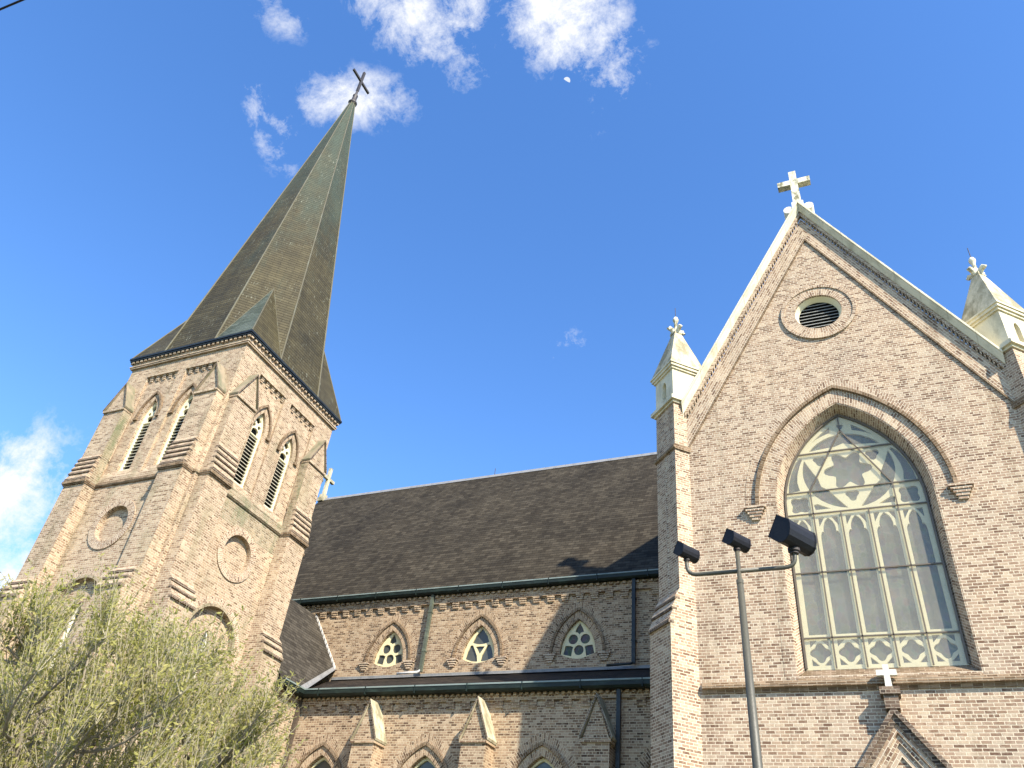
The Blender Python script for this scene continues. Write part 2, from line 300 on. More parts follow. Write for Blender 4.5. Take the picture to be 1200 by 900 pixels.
# ------------------------------------------------------------------ mesh builder
Z = Vector((0, 0, 1))
class Frame:
    """wall-local axes: u to the right seen from outside, z up, d outwards"""
    def __init__(s, o, n):
        s.o = Vector((o[0], o[1], 0)); s.n = Vector((n[0], n[1], 0)).normalized(); s.u = Z.cross(s.n)
    def __call__(s, u, z, d=0.0): return s.o + s.u*u + s.n*d + Z*z
class MB:
    def __init__(s): s.v = []; s.f = []; s.uv = []; s.smooth = []
    def face(s, pts, uv=None, smooth=False):
        i = len(s.v); s.v += [Vector(p) for p in pts]; s.f.append(list(range(i, i+len(pts)))); s.uv.append(uv); s.smooth.append(smooth)
    def box(s, F, u0, u1, z0, z1, d0, d1):
        P = [[[F(u, z, d) for d in (d0, d1)] for z in (z0, z1)] for u in (u0, u1)]
        s.face([P[0][0][1], P[1][0][1], P[1][1][1], P[0][1][1]]); s.face([P[1][0][0], P[0][0][0], P[0][1][0], P[1][1][0]])
        s.face([P[0][0][0], P[0][0][1], P[0][1][1], P[0][1][0]]); s.face([P[1][0][1], P[1][0][0], P[1][1][0], P[1][1][1]])
        s.face([P[0][1][1], P[1][1][1], P[1][1][0], P[0][1][0]]); s.face([P[0][0][0], P[1][0][0], P[1][0][1], P[0][0][1]])
    def poly(s, F, loop, d, holes=(), uv=None):
        loops = [[Vector((a, b, 0)) for a, b in l] for l in [loop, *holes]]
        flat = [p for l in loops for p in l]
        if not holes and len(loop) <= 4: s.face([F(a, b, d) for a, b in loop], uv and [uv(a, b) for a, b in loop]); return
        for tri in tessellate_polygon(loops):
            q = [flat[k] for k in tri]
            if (q[1]-q[0]).cross(q[2]-q[0]).z < 0: q.reverse()
            s.face([F(p.x, p.y, d) for p in q], uv and [uv(p.x, p.y) for p in q])
    def strip(s, F, loop, d0, d1, closed=True, uvs=True):
        n = len(loop); acc = 0
        for i in range(n if closed else n-1):
            a, b = loop[i], loop[(i+1) % n]; L = math.hypot(b[0]-a[0], b[1]-a[1])
            uv = [(d0, acc), (d0, acc+L), (d1, acc+L), (d1, acc)] if uvs else None
            s.face([F(*a, d0), F(*b, d0), F(*b, d1), F(*a, d1)], uv); acc += L
    def loft(s, F, la, da, lb, db, closed=True):
        n = len(la); acc = 0
        for i in range(n if closed else n-1):
            j = (i+1) % n; L = math.hypot(la[j][0]-la[i][0], la[j][1]-la[i][1]); w = math.hypot(la[i][0]-lb[i][0], la[i][1]-lb[i][1]) + abs(da-db)
            s.face([F(*la[i], da), F(*la[j], da), F(*lb[j], db), F(*lb[i], db)], [(0, acc), (0, acc+L), (w, acc+L), (w, acc)]); acc += L
    def prism(s, F, loop, d0, d1, holes=(), back=True, uv=None):
        s.poly(F, loop, d1, holes, uv)
        if back: s.poly(F, loop, d0, holes)
        for l in [loop, *holes]: s.strip(F, l, d0, d1, True, False)
    def ring(s, F, inner, outer, d0, d1, closed=False, cap=True):
        """band between two parallel curves, raised from d0 to d1; bricks radial"""
        n = len(inner); acc = 0
        for i in range(n if closed else n-1):
            j = (i+1) % n; a, b, c, e = inner[i], inner[j], outer[j], outer[i]
            L = math.hypot(b[0]-a[0], b[1]-a[1])*.5 + math.hypot(c[0]-e[0], c[1]-e[1])*.5; w = math.hypot(a[0]-e[0], a[1]-e[1])
            s.face([F(*a, d1), F(*b, d1), F(*c, d1), F(*e, d1)], [(0, acc), (0, acc+L), (w, acc+L), (w, acc)])
            acc += L
        s.strip(F, inner, d0, d1, closed); s.strip(F, outer, d0, d1, closed)
        if cap and not closed:
            for k in (0, -1): s.face([F(*inner[k], d0), F(*outer[k], d0), F(*outer[k], d1), F(*inner[k], d1)])
    def profile(s, F, prof, u0, u1):
        """(d, z) outline extruded along u"""
        n = len(prof)
        for i in range(n):
            a, b = prof[i], prof[(i+1) % n]
            s.face([F(u0, a[1], a[0]), F(u1, a[1], a[0]), F(u1, b[1], b[0]), F(u0, b[1], b[0])])
        for u in (u0, u1):
            for tri in tessellate_polygon([[Vector((p[0], p[1], 0)) for p in prof]]):
                s.face([F(u, prof[k][1], prof[k][0]) for k in tri])
    def tube(s, pts, rad, n=8, cap=True):
        if not hasattr(rad, '__len__'): rad = [rad]*len(pts)
        pts = [Vector(p) for p in pts]; rings = []; ref = None
        for i, p in enumerate(pts):
            d = (pts[min(i+1, len(pts)-1)] - pts[max(i-1, 0)]).normalized()
            if ref is None: ref = d.orthogonal().normalized()
            ref = (ref - d*ref.dot(d)).normalized(); w = d.cross(ref)
            rings.append([p + (ref*math.cos(2*math.pi*k/n) + w*math.sin(2*math.pi*k/n))*rad[i] for k in range(n)])
        base = len(s.v)
        for r in rings: s.v += r
        for i in range(len(rings)-1):
            for k in range(n):
                k2 = (k+1) % n; a = base+i*n
                s.f.append([a+k, a+k2, a+n+k2, a+n+k]); s.uv.append(None); s.smooth.append(True)
        if cap:
            for r in (0, len(rings)-1): s.f.append([base+r*n+k for k in range(n)]); s.uv.append(None); s.smooth.append(False)
    def lathe(s, c, prof, n=12):
        s.tube([(c[0], c[1], c[2]+z) for r, z in prof], [r for r, z in prof], n)
    def build(s, name, mat, parent=None, origin=None, label=None, recalc=True):
        me = bpy.data.meshes.new(name)
        if origin is None:
            lo = [min(v[k] for v in s.v) for k in range(3)]; hi = [max(v[k] for v in s.v) for k in range(3)]
            origin = Vector(((lo[0]+hi[0])/2, (lo[1]+hi[1])/2, lo[2]))
        origin = Vector(origin)
        me.from_pydata([v-origin for v in s.v], [], s.f)
        uvl = me.uv_layers.new(name='UVMap')
        for poly, uv in zip(me.polygons, s.uv):
            if uv is None:
                nrm = poly.normal; T = Z.cross(nrm)
                if T.length < 1e-3: T = Vector((1, 0, 0))
                T.normalize(); B = nrm.cross(T)
                if abs(T.x) >= abs(T.y) and T.x < 0 or abs(T.x) < abs(T.y) and T.y < 0: T = -T
                if B.z < 0: B = -B
                uv = [((s.v[k]).dot(T), (s.v[k]).dot(B)) for k in s.f[poly.index]]
            for li, c in zip(poly.loop_indices, uv): uvl.data[li].uv = c
            poly.use_smooth = s.smooth[poly.index]
        me.materials.append(MATS[mat]); me.update()
        o = bpy.data.objects.new(name, me); COL.objects.link(o); o.location = origin
        if parent is not None:
            o.parent = parent; o.location = origin - world_loc(parent)
        if label: o['label'] = label
        return o
def world_loc(o):
    l = Vector(o.location)
    while o.parent is not None: o = o.parent; l += Vector(o.location)
    return l
def empty(name, loc, label, cat, group=None):
    o = bpy.data.objects.new(name, None); COL.objects.link(o); o.location = loc; o['label'] = label; o['category'] = cat
    o.empty_display_size = .5
    if group: o['group'] = group
    return o
def sub(F, du): return Frame((F.o + F.u*du)[:2], F.n[:2])

def arch(cx, w, zs, rise, off=0.0, n=14):
    Rr = (w*w+rise*rise)/(2*w); k = Rr-w; r = Rr+off; a1 = math.acos(k/r)
    L = [(cx+k-r*math.cos(a1*i/n)*1.0, zs+r*math.sin(a1*i/n)) for i in range(n+1)]
    L[0] = (cx-w-off, zs)
    return L + [(2*cx-x, z) for x, z in reversed(L[:-1])]
def opening(cx, w, z0, zs, rise, off=0.0, n=14): return [(cx-w-off, z0)] + arch(cx, w, zs, rise, off, n) + [(cx+w+off, z0)]
def circle(cx, cz, r, n=28, a0=0.0): return [(cx+r*math.cos(a0+2*math.pi*i/n), cz+r*math.sin(a0+2*math.pi*i/n)) for i in range(n)]
def foil(cx, cz, lobes, r, depth, a0=math.pi/2, n=8):
    """lobed opening: lobes round discs whose centres lie on a circle, cusps between"""
    m = n*lobes
    return [(cx+rr*math.cos(a), cz+rr*math.sin(a)) for a, rr in ((a0+2*math.pi*i/m, r*(1-depth*abs(math.sin(lobes*math.pi*i/m))**2.2)) for i in range(m))]
def offset_profile(d_low, d_high, z0, z1, steps, nose=.045, back=0.0):
    """stepped weathering of a buttress: sloping courses with projecting nosings"""
    p = [(back, z0), (d_low+nose, z0), (d_low+nose, z0+.07)]
    for i in range(steps):
        t0, t1 = i/steps, (i+1)/steps
        zb, zt = z0+.07+(z1-z0-.07)*t0, z0+.07+(z1-z0-.07)*t1
        db, dt = d_low+(d_high-d_low)*t0, d_low+(d_high-d_low)*t1
        if i: p += [(db+nose, zb+.0), (db+nose, zb+.055)]
        p.append((dt+(.015 if i < steps-1 else 0), zt))
    return p + [(back, z1)]

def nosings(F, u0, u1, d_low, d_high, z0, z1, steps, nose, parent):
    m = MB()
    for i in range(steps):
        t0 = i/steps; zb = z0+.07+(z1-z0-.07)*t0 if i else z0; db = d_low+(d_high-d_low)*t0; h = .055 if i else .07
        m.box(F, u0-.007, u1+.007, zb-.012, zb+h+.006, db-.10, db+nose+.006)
    m.build('nosing', 'brick_dark', parent)  # darkened course: underside shade and lichen are both put into its colour

# ------------------------------------------------------------------ the setting
g = MB(); g.face([(-900, -900, 0), (900, -900, 0), (900, 900, 0), (-900, 900, 0)])
o = g.build('ground', 'lawn_ground', origin=(0, 0, 0)); o['kind'] = 'structure'
g = MB(); g.box(Frame((0, 5.4), (0, -1)), -60, 60, -.2, .06, -2.0, 2.0)
o = g.build('pavement', 'concrete_walk'); o['kind'] = 'structure'
g = MB(); g.box(Frame((.13, 12), (0, -1)), -1.6, 1.6, -.2, .05, -7.4, 4.5)
o = g.build('path', 'concrete_walk'); o['kind'] = 'structure'
g = MB(); g.face([(-200, -9, .004), (200, -9, .004), (200, 3.25, .004), (-200, 3.25, .004)])
o = g.build('road', 'asphalt'); o['kind'] = 'structure'
g = MB(); g.box(Frame((0, 3.32), (0, -1)), -60, 60, -.2, .13, -.08, .07)
o = g.build('kerb', 'concrete_walk'); o['kind'] = 'structure'

CH = empty('church', (-11, 24, 0), 'gothic revival brick church with copper broach spire, slate roofs and gabled transept', 'church')

# ================================================================== TRANSEPT
TX = .13; HT = 5.02                      # centre line and half width
FS = Frame((TX, 20.0), (0, -1))          # its front face
SL = 1.83                                # slope of the gable rake
def rake(z0): return lambda u: z0-abs(u)*SL
GW = dict(w=1.94, zs=12.9, rise=3.1)     # great window
win_hole = opening(0, 1.94, 8.25, 12.9, 3.1)
porch_hole = opening(0, .95, 0, 2.6, 1.5)
ocul = circle(0, 19.62, .70)
zt = 24.05
m = MB()
outer = [(-HT, 0), (HT, 0), (HT, zt-HT*SL), (0, zt), (-HT, zt-HT*SL)]
m.poly(FS, outer, 0, [win_hole, ocul])
m.strip(FS, ocul, -.10, 0)
m.loft(FS, win_hole, 0, opening(0, 1.75, 8.56, 12.9, 2.91), -.46, closed=False)
for sx, n in ((-1, (-1, 0)), (1, (1, 0))):
    W_ = Frame((TX+sx*HT, 20), n)
    a, b = (0, -sx*0) , 0
    m.face([(TX+sx*HT, 20, 0), (TX+sx*HT, 27.2, 0), (TX+sx*HT, 27.2, 14.9), (TX+sx*HT, 20, 14.9)])
m.build('transept_wall', 'brick_front', CH)

# gable border: bricks laid along the rake, with moulded edge course
m = MB(); mo = MB(); de = MB()
nv = math.hypot(1, SL)
for s in (-1, 1):
    def RK(a, b, s=s):                     # a along the rake from the apex, b perpendicular upwards
        return (s*(a/nv + b*SL/nv), 24.06 - a*SL/nv + b/nv)
    low = (24.06-22.95)/nv; top = 0.0; L = 4.35*nv
    # band polygon between the two rakes, cut on the centre line
    a0 = 0
    pts = [(0, 24.06), (s*4.32, 24.06-4.32*SL), (s*4.32, 22.95-4.32*SL), (0, 22.95)]
    uvf = lambda u, z, s=s: (abs(u)/nv - (z-24.06)*SL/nv, abs(u)*SL/nv + (z-24.06)/nv)
    m.poly(FS, pts, .03, uv=uvf)
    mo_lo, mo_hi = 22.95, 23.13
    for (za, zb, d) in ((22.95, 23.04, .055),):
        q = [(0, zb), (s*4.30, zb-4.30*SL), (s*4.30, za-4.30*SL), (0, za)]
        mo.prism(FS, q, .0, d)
    # dentils below the coping
    k = 0
    a = .10
    while a < 4.25*nv:
        u = a/nv
        if u > .05:
            e = .075/nv
            q = [(s*u, 24.22-u*SL), (s*(u+e), 24.22-(u+e)*SL), (s*(u+e), 24.07-(u+e)*SL), (s*u, 24.07-u*SL)]
            de.prism(FS, q, .0, .075)
        a += .155
    q = [(0, 24.42), (s*4.34, 24.42-4.34*SL), (s*4.34, 24.20-4.34*SL), (0, 24.20)]
    de.prism(FS, q, 0, .10)
m.build('gable_border', 'brick_front', CH)
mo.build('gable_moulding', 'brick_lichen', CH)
de.build('gable_dentil_course', 'brick_front', CH)
m = MB()
for s in (-1, 1):
    prof = [(24.40, -.25), (24.40, .13), (24.45, .15), (24.60, .225), (24.68, .25), (24.69, .29), (24.80, .29), (24.84, -.25)]
    u = 0.0
    while u < 4.38:
        v = min(u+.50+.12*rnd.random(), 4.40); e = rnd.uniform(-.004, .004)
        if v > 4.25: v = 4.40
        def pt(q, z, d): return FS(s*q, z-q*SL, d+e)
        for (z0, d0), (z1, d1) in zip(prof, prof[1:]+prof[:1]): m.face([pt(u, z0, d0), pt(v-.007, z0, d0), pt(v-.007, z1, d1), pt(u, z1, d1)])
        for q in (u, v-.007): m.face([pt(q, z, d) for z, d in prof])
        u = v
m.build('gable_coping', 'cream_stone', CH)

def stone_cross(name, mat, base, h, span, th, F0, parent, arm_z=.66, foot=True, label=None):
    m = MB(); F = Frame(base[:2], F0); z0 = base[2]; t = th/2
    az = z0+h*arm_z; s = span/2
    loop = [(-t*1.15, z0), (t*1.15, z0), (t, az-t), (s, az-t), (s, az+t), (t, az+t), (t, z0+h), (-t, z0+h), (-t, az+t), (-s, az+t), (-s, az-t), (-t, az-t)]
    m.prism(F, loop, -t, t)
    if foot:
        m.box(F, -t*1.9, t*1.9, z0-.16, z0+.10, -t*1.9, t*1.9)
        m.box(F, -t*2.8, t*2.8, z0-.40, z0-.16, -t*2.2, t*2.2)
    return m.build(name, mat, parent, label=label)
c = stone_cross('gable_cross', 'cross_stone', (TX, 20.0, 24.95), 1.70, 1.13, .25, (0, -1), CH, .65, False, 'weathered cream stone cross on the transept gable peak')
m = MB(); F = FS
for s in (-1, 1):                          # scroll shoulders at the foot of the cross
    m.tube([F(s*.34, 24.62, -.30), F(s*.34, 24.62, .10)], .17, 12)
m.box(F, -.2, .2, 24.6, 24.95, -.3, .12)
m.build('cross_foot', 'white_stone', c)

# oculus vent
t_ = MB()
ov = None
m = MB(); m.ring(FS, circle(0, 19.62, .70, 40), circle(0, 19.62, 1.02, 40), 0, .035, closed=True); ov = m.build('round_vent', 'brick_front', CH, label='round louvred vent ringed with radial bricks high in the gable')
m = MB(); m.ring(FS, circle(0, 19.62, 1.02, 40), circle(0, 19.62, 1.12, 40), 0, .07, closed=True); m.build('ring_moulding', 'brick_front', ov)
m = MB(); m.loft(FS, circle(0, 19.62, .70, 40), -.04, circle(0, 19.62, .60, 40), -.22); m.build('vent_frame', 'cream_paint', ov)
m = MB()
for i in range(9):
    z = 19.62-.52+i*.13; hw = math.sqrt(max(.0, .60**2-(z-19.62)**2))
    if hw > .08: m.profile(FS, [(-.30, z+.055), (-.30, z+.035), (-.20, z-.04), (-.20, z-.02)], -hw, hw)
m.build('louvre', 'grey_louvre', ov)
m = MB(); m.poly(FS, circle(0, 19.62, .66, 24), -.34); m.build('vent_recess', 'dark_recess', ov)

# great window
GWIN = None
m = MB()
m.ring(FS, arch(0, 1.94, 12.9, 3.1, .03, 20), arch(0, 1.94, 12.9, 3.1, .46, 20), -.01, .012)
m.ring(FS, arch(0, 1.94, 12.9, 3.1, .55, 20), arch(0, 1.94, 12.9, 3.1, .84, 20), -.01, .010)
for s in (-1, 1):                         # flush jamb order down to the sill
    m.box(FS, s*1.97-.13+s*.13, s*1.97+.13+s*.13, 8.2, 12.9, -.02, .006)
GWIN = m.build('great_window', 'brick_front', CH, label='tall pointed five light window with cream tracery')
m = MB(); m.ring(FS, arch(0, 1.94, 12.9, 3.1, .46, 24), arch(0, 1.94, 12.9, 3.1, .56, 24), -.01, .10)
m.build('hood_mould', 'brick_lichen', GWIN)
for s in (-1, 1):
    m = MB()
    for k in range(5):
        w = .29-.045*k; m.box(FS, s*2.53-w, s*2.53+w, 12.9-.085*(k+1)+.012, 12.9-.085*k, -.01, .15-.022*k)
    m.build('label_stop', 'brick_front', GWIN)
m = MB(); m.profile(FS, [(-.47, 8.58), (.02, 8.20), (.11, 8.11), (.11, 8.02), (-.47, 8.02)], -1.94, 1.94); m.build('window_sill', 'brick_lichen', GWIN)
DG = -.44
m = MB(); m.poly(FS, opening(0, 1.78, 8.5, 12.9, 2.94), DG-.03); m.build('stained_glass', 'leaded_glass', GWIN)
# tracery plate with its openings
uc = [-1.40, -.71, 0, .68, 1.37]; edges = [-1.70, -1.06, -.37, .32, 1.03, 1.70]
holes = []
for i in range(5):
    a, b = edges[i]+.10, edges[i+1]-.10; c = (a+b)/2; w = (b-a)/2
    holes.append(foil(c, 8.93, 4, .25, .30))
    for (sx, sz) in ((-1, 1), (1, 1), (-1, -1), (1, -1)):
        holes.append([(c+sx*(w+.0), 8.93+sz*.31), (c+sx*(w-.17), 8.93+sz*.31), (c+sx*w, 8.93+sz*.14)])
    hd = []                                # trefoiled head of the light
    hd += [(c-w, 9.38), (c-w, 12.02)]
    hd += [(c-w+.09*(1-math.cos(t0)), 12.02+.16*math.sin(t0)) for t0 in (.5, 1.0, 1.4)]
    hd += [(c-w*.62, 12.16)]
    hd += [(c+w*.66*math.cos(math.pi-t0), 12.20+.34*math.sin(t0)) for t0 in (.15, .5, .85, 1.2)]
    hd += [(c, 12.58)]
    hd += [(2*c-x, z) for x, z in reversed(hd[:-1])]
    holes.append(hd)
    for s in (-1, 1): holes.append([(c+s*w, 12.60), (c+s*(w-.16), 12.60), (c+s*w, 12.32)])
RC = (0, 13.99); ra = 1.19
holes.append(foil(RC[0], RC[1], 6, .63, .38, math.pi/2+math.pi/6, 8))
for k in range(3):                        # segments between the curved triangle and the circle
    a = R(30+120*k)-math.pi/2+R(0)
    a0, a1 = R(-90+120*k)+.13, R(30+120*k)-.13
    if k == 2: a0, a1 = R(150)+.13, R(270)-.13
    arc = [(RC[0]+ra*math.cos(a0+(a1-a0)*i/12), RC[1]+ra*math.sin(a0+(a1-a0)*i/12)) for i in range(13)]
    mid = (a0+a1)/2; chord = []
    for i in range(9):
        tt = i/8; x = arc[-1][0]*(1-tt)+arc[0][0]*tt; z = arc[-1][1]*(1-tt)+arc[0][1]*tt
        bul = .07*math.sin(math.pi*tt)**.8 + (.08 if i == 4 else 0)
        chord.append((x+bul*math.cos(mid), z+bul*math.sin(mid)))
    holes.append(arc+chord[1:-1])
for k in range(3):                        # little trefoils in the corners of the triangle
    a = R(-90+120*k); holes.append(foil(RC[0]+.80*math.cos(a), RC[1]+.80*math.sin(a), 3, .19, .35, a))
for s in (-1, 1):
    holes.append(foil(s*1.37, 13.03, 4, .29, .30, math.pi/4))
    holes.append([(s*1.32, 13.48), (s*1.64, 13.44), (s*1.60, 13.75), (s*1.50, 14.08), (s*1.36, 14.38), (s*1.20, 14.54), (s*1.14, 14.50), (s*1.24, 14.28), (s*1.33, 14.0), (s*1.36, 13.75)])
    low_ = [(s*1.31*math.cos(R(q)), RC[1]+1.31*math.sin(R(q))) for q in range(42, 82, 5)]
    Rg = (1.75**2+2.91**2)/3.5; up_ = [(x, 12.9+math.sqrt((Rg-.13)**2-(abs(x)+Rg-1.75)**2)) for x, z in low_]
    holes.append(low_+[p for p, q in zip(up_, low_) if p[1] > q[1]+.03][::-1])
    holes.append([(s*.60, 12.84), (s*.99, 12.84), (s*1.02, 13.0), (s*.92, 13.02)])
holes.append(foil(0, 15.44, 3, .10, .35, -math.pi/2))
m = MB(); m.prism(FS, opening(0, 1.76, 8.52, 12.9, 2.92), DG-.02, DG+.05, holes, back=False); m.build('tracery', 'tracery_paint', GWIN)
m = MB(); m.poly(FS, opening(0, 1.765, 8.5, 12.9, 2.93), -.345); m.build('storm_pane', 'storm_glazing', GWIN)
m = MB(); D0, D1 = -.345, -.315
def bar(p, q, w=.034):
    dx, dz = q[0]-p[0], q[1]-p[1]; L = math.hypot(dx, dz); nx, nz_ = -dz/L*w/2, dx/L*w/2
    m.prism(FS, [(p[0]-nx, p[1]-nz_), (q[0]-nx, q[1]-nz_), (q[0]+nx, q[1]+nz_), (p[0]+nx, p[1]+nz_)], D0, D1)
for z in (9.28, 11.0, 12.70): bar((-1.74, z), (1.74, z))
bar((-1.70, 13.39), (1.70, 13.39)); bar((-1.22, 14.61), (1.22, 14.61), .04)
for u in (-1.06, 1.03): bar((u, 8.53), (u, 13.37))
for u in (-.37, .32): bar((u, 8.53), (u, 12.68))
bar((-1.06, 13.41), (-.02, 15.27)); bar((1.02, 13.41), (-.02, 15.27)); bar((-.02, 15.27), (-.02, 15.78))
m.build('glazing_bar', 'bronze_bar', GWIN)
m = MB(); m.ring(FS, opening(0, 1.72, 8.55, 12.9, 2.88), opening(0, 1.77, 8.52, 12.9, 2.93), -.40, -.305); m.build('metal_frame', 'bronze_bar', GWIN)

# string course under the window, with brick base mould
m = MB(); m.profile(FS, [(0, 7.90), (.04, 7.90), (.06, 7.97), (.13, 7.99), (.13, 8.05), (.09, 8.13), (0, 8.17)], -4.21, 4.21)
m.build('string_course', 'brick_lichen', CH)

# entrance gable
m = MB()
PG = m
z_ap = 7.42; ps = 1.38; dP = .27
def pg(z0, hw, d0, d1, mb):
    for s in (-1, 1): pass
m.prism(FS, [(-3.0, 0), (-2.2, 0), (-2.2, z_ap-3.0*ps+1.0), (-3.0, z_ap-3.0*ps)], 0, dP)
m.prism(FS, [(2.2, 0), (3.0, 0), (3.0, z_ap-3.0*ps), (2.2, z_ap-3.0*ps+1.0)], 0, dP)
for i, (a, b, d) in enumerate(((7.10, 6.92, .23), (6.92, 6.72, .18), (6.72, 6.44, .13))):
    for s in (-1, 1):
        m.poly(FS, [(0, a), (s*3.0, a-3*ps), (s*3.0, b-3*ps), (0, b)], d, uv=lambda u, z: (abs(u)*.587+(7.5-z)*.81, (abs(u)*.81-(7.5-z)*.587)))
        m.face([FS(0, b, d), FS(s*3, b-3*ps, d), FS(s*3, b-3*ps, d-.06), FS(0, b, d-.06)])
m.poly(FS, [(-2.6, 0), (2.6, 0), (2.6, 6.44-2.6*ps), (0, 6.44), (-2.6, 6.44-2.6*ps)], .09, [opening(0, 1.1, .02, 2.2, 1.9)])
m.strip(FS, opening(0, 1.1, .02, 2.2, 1.9), -.3, .09, False)
PO = m.build('entrance_gable', 'brick_front', CH, label='small steep brick gable over the entrance below the great window')
m = MB()
for s in (-1, 1):
    for (a, b, d) in ((7.10, 7.30, dP), (7.30, 7.46, dP+.06)):
        m.prism(FS, [(0, b), (s*3.06, b-3.06*ps), (s*3.06, a-3.06*ps), (0, a)], 0, d)
m.build('gable_coping', 'brick_dark', PO)
stone_cross('gable_cross', 'white_stone', (TX, 19.78, 7.85), .52, .43, .125, (0, -1), PO, .66, False)
m = MB(); m.box(FS, -.21, .21, 7.70, 7.86, -.01, .36); m.box(FS, -.15, .15, 7.40, 7.70, -.01, .31); m.build('cross_pedestal', 'brick_dark', PO)
m = MB(); m.poly(FS, opening(0, 1.1, .02, 2.2, 1.9), -.12); m.build('door', 'wood_door', PO)

# diagonal buttresses at the corners with pinnacles
def pier(sx):
    n = (sx*1, -1); cx = TX + sx*4.28; c0 = Vector((cx, 20.0))
    # frame whose d axis runs along the diagonal; corner of the side face meets the front wall at TX +- 4.28
    d = Vector(n).normalized(); F = Frame((0, 0), n)
    u2 = F.u
    base = Vector((cx, 20.0, 0)) + (u2*(-.53 if sx < 0 else .53) if False else Vector((0, 0, 0)))
    inner = Vector((cx, 20.0, 0)); away = u2*(-1 if sx < 0 else 1)
    F = Frame((inner + away*.53)[:2], n)
    m = MB(); w = .53
    m.box(F, -w, w, 10.5, 16.80, -1.1, .49)
    m.box(F, -w, w, 0, 9.62, -1.1, .79)
    m.profile(F, offset_profile(.79, .49, 9.55, 10.55, 3, .05, -1.1), -w-.004, w+.004)
    b = m.build('diagonal_buttress', 'brick_front', CH, label='brick diagonal buttress of the gabled transept, %s' % ('beside the nave' if sx < 0 else 'at the right edge of the photo'))
    m = MB()
    m.profile(F, [(-1, 14.98), (.50, 14.98), (.56, 15.03), (.56, 15.10), (.50, 15.16), (-1, 15.16)], -w-.05, w+.05)
    m.build('string_course', 'brick_lichen', b)
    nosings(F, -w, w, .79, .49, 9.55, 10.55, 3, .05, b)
    # pinnacle
    P0 = F.o + F.n*(-.04); Q = Frame(P0[:2], n); h = .53
    m = MB()
    m.box(Q, -h-.05, h+.05, 16.72, 16.80, -h-.05, h+.05); m.box(Q, -h-.13, h+.13, 16.80, 16.93, -h-.13, h+.13)
    for k in range(4):
        a = math.pi/2*k; nn = (d.x*math.cos(a)-d.y*math.sin(a), d.x*math.sin(a)+d.y*math.cos(a))
        G = Frame(Vector(P0[:2]) + Vector(nn)*h, nn); hole = opening(0, .115, 17.12, 17.65, .2, 0, 6)
        if k in (0, 2):
            m.poly(G, [(-h, 16.93), (h, 16.93), (h, 18.12), (-h, 18.12)], 0, [hole]); m.strip(G, hole, -.16, 0); m.poly(G, hole, -.16)
        else: m.poly(G, [(-h, 16.93), (h, 16.93), (h, 18.12), (-h, 18.12)], 0)
    for (e, za, zb) in ((.05, 18.10, 18.18), (.10, 18.18, 18.28), (.135, 18.28, 18.345)):
        m.box(Q, -h-e, h+e, za, zb, -h-e, h+e)
    pin = m.build('pinnacle', 'cream_stone', CH, label='cream stone pinnacle %s' % ('left of the gable above the nave roof' if sx < 0 else 'right of the gable at the edge of the photo'))
    m = MB(); e = h+.11; tp = .12; zt_ = 20.18
    for k in range(4):
        a = math.pi/2*k; nn = Vector((d.x*math.cos(a)-d.y*math.sin(a), d.x*math.sin(a)+d.y*math.cos(a), 0)); uu = Z.cross(nn); c = Vector((P0.x, P0.y, 0))
        m.face([c+nn*e-uu*e+Z*18.345, c+nn*e+uu*e+Z*18.345, c+nn*tp+uu*tp+Z*zt_, c+nn*tp-uu*tp+Z*zt_])
    m.box(Q, -tp-.02, tp+.02, zt_-.02, zt_+.05, -tp-.02, tp+.02)
    m.build('pinnacle_roof', 'lichen_stone', pin)
    m = MB(); c = (P0.x, P0.y, 0)
    m.lathe(c, [(.15, 20.20), (.10, 20.32), (.065, 20.5), (.055, 20.72), (.09, 20.80), (.105, 20.88), (.07, 20.97), (.02, 21.02)], 10)
    for k in range(4):
        a = math.pi/2*k; nn = Vector((d.x*math.cos(a)-d.y*math.sin(a), d.x*math.sin(a)+d.y*math.cos(a), 0)); nn2 = nn
        q = Vector(c)
        m.tube([q+nn2*.06+Z*20.22, q+nn2*.17+Z*20.34, q+nn2*.27+Z*20.40, q+nn2*.31+Z*20.35, q+nn2*.27+Z*20.29], [.075, .085, .075, .06, .035], 8)
    m.build('finial', 'cross_stone', pin)
    m = MB(); m.tube([Vector(c)+Z*21.0, Vector(c)+Z*21.45], .012, 6); m.build('lightning_rod', 'iron_dark', pin)
pier(-1); pier(1)

# transept roof
m = MB()
for s in (-1, 1):
    y0, y1 = 20.25, 32.6; zr = 24.1; ze = zr-5.04*1.80
    x0, x1 = TX, TX+s*5.04
    m.face([(x0, y0, zr), (x0, y1, zr), (x1, y1, ze), (x1, y0, ze)]); m.face([(x0, y0, zr-.2), (x0, y1, zr-.2), (x1, y1, ze-.2), (x1, y0, ze-.2)])
    m.face([(x1, y0, ze), (x1, y1, ze), (x1, y1, ze-.2), (x1, y0, ze-.2)]); m.face([(x0, y0, zr), (x1, y0, ze), (x1, y0, ze-.2), (x0, y0, zr-.2)])
m.build('transept_roof', 'slate_nave', CH)

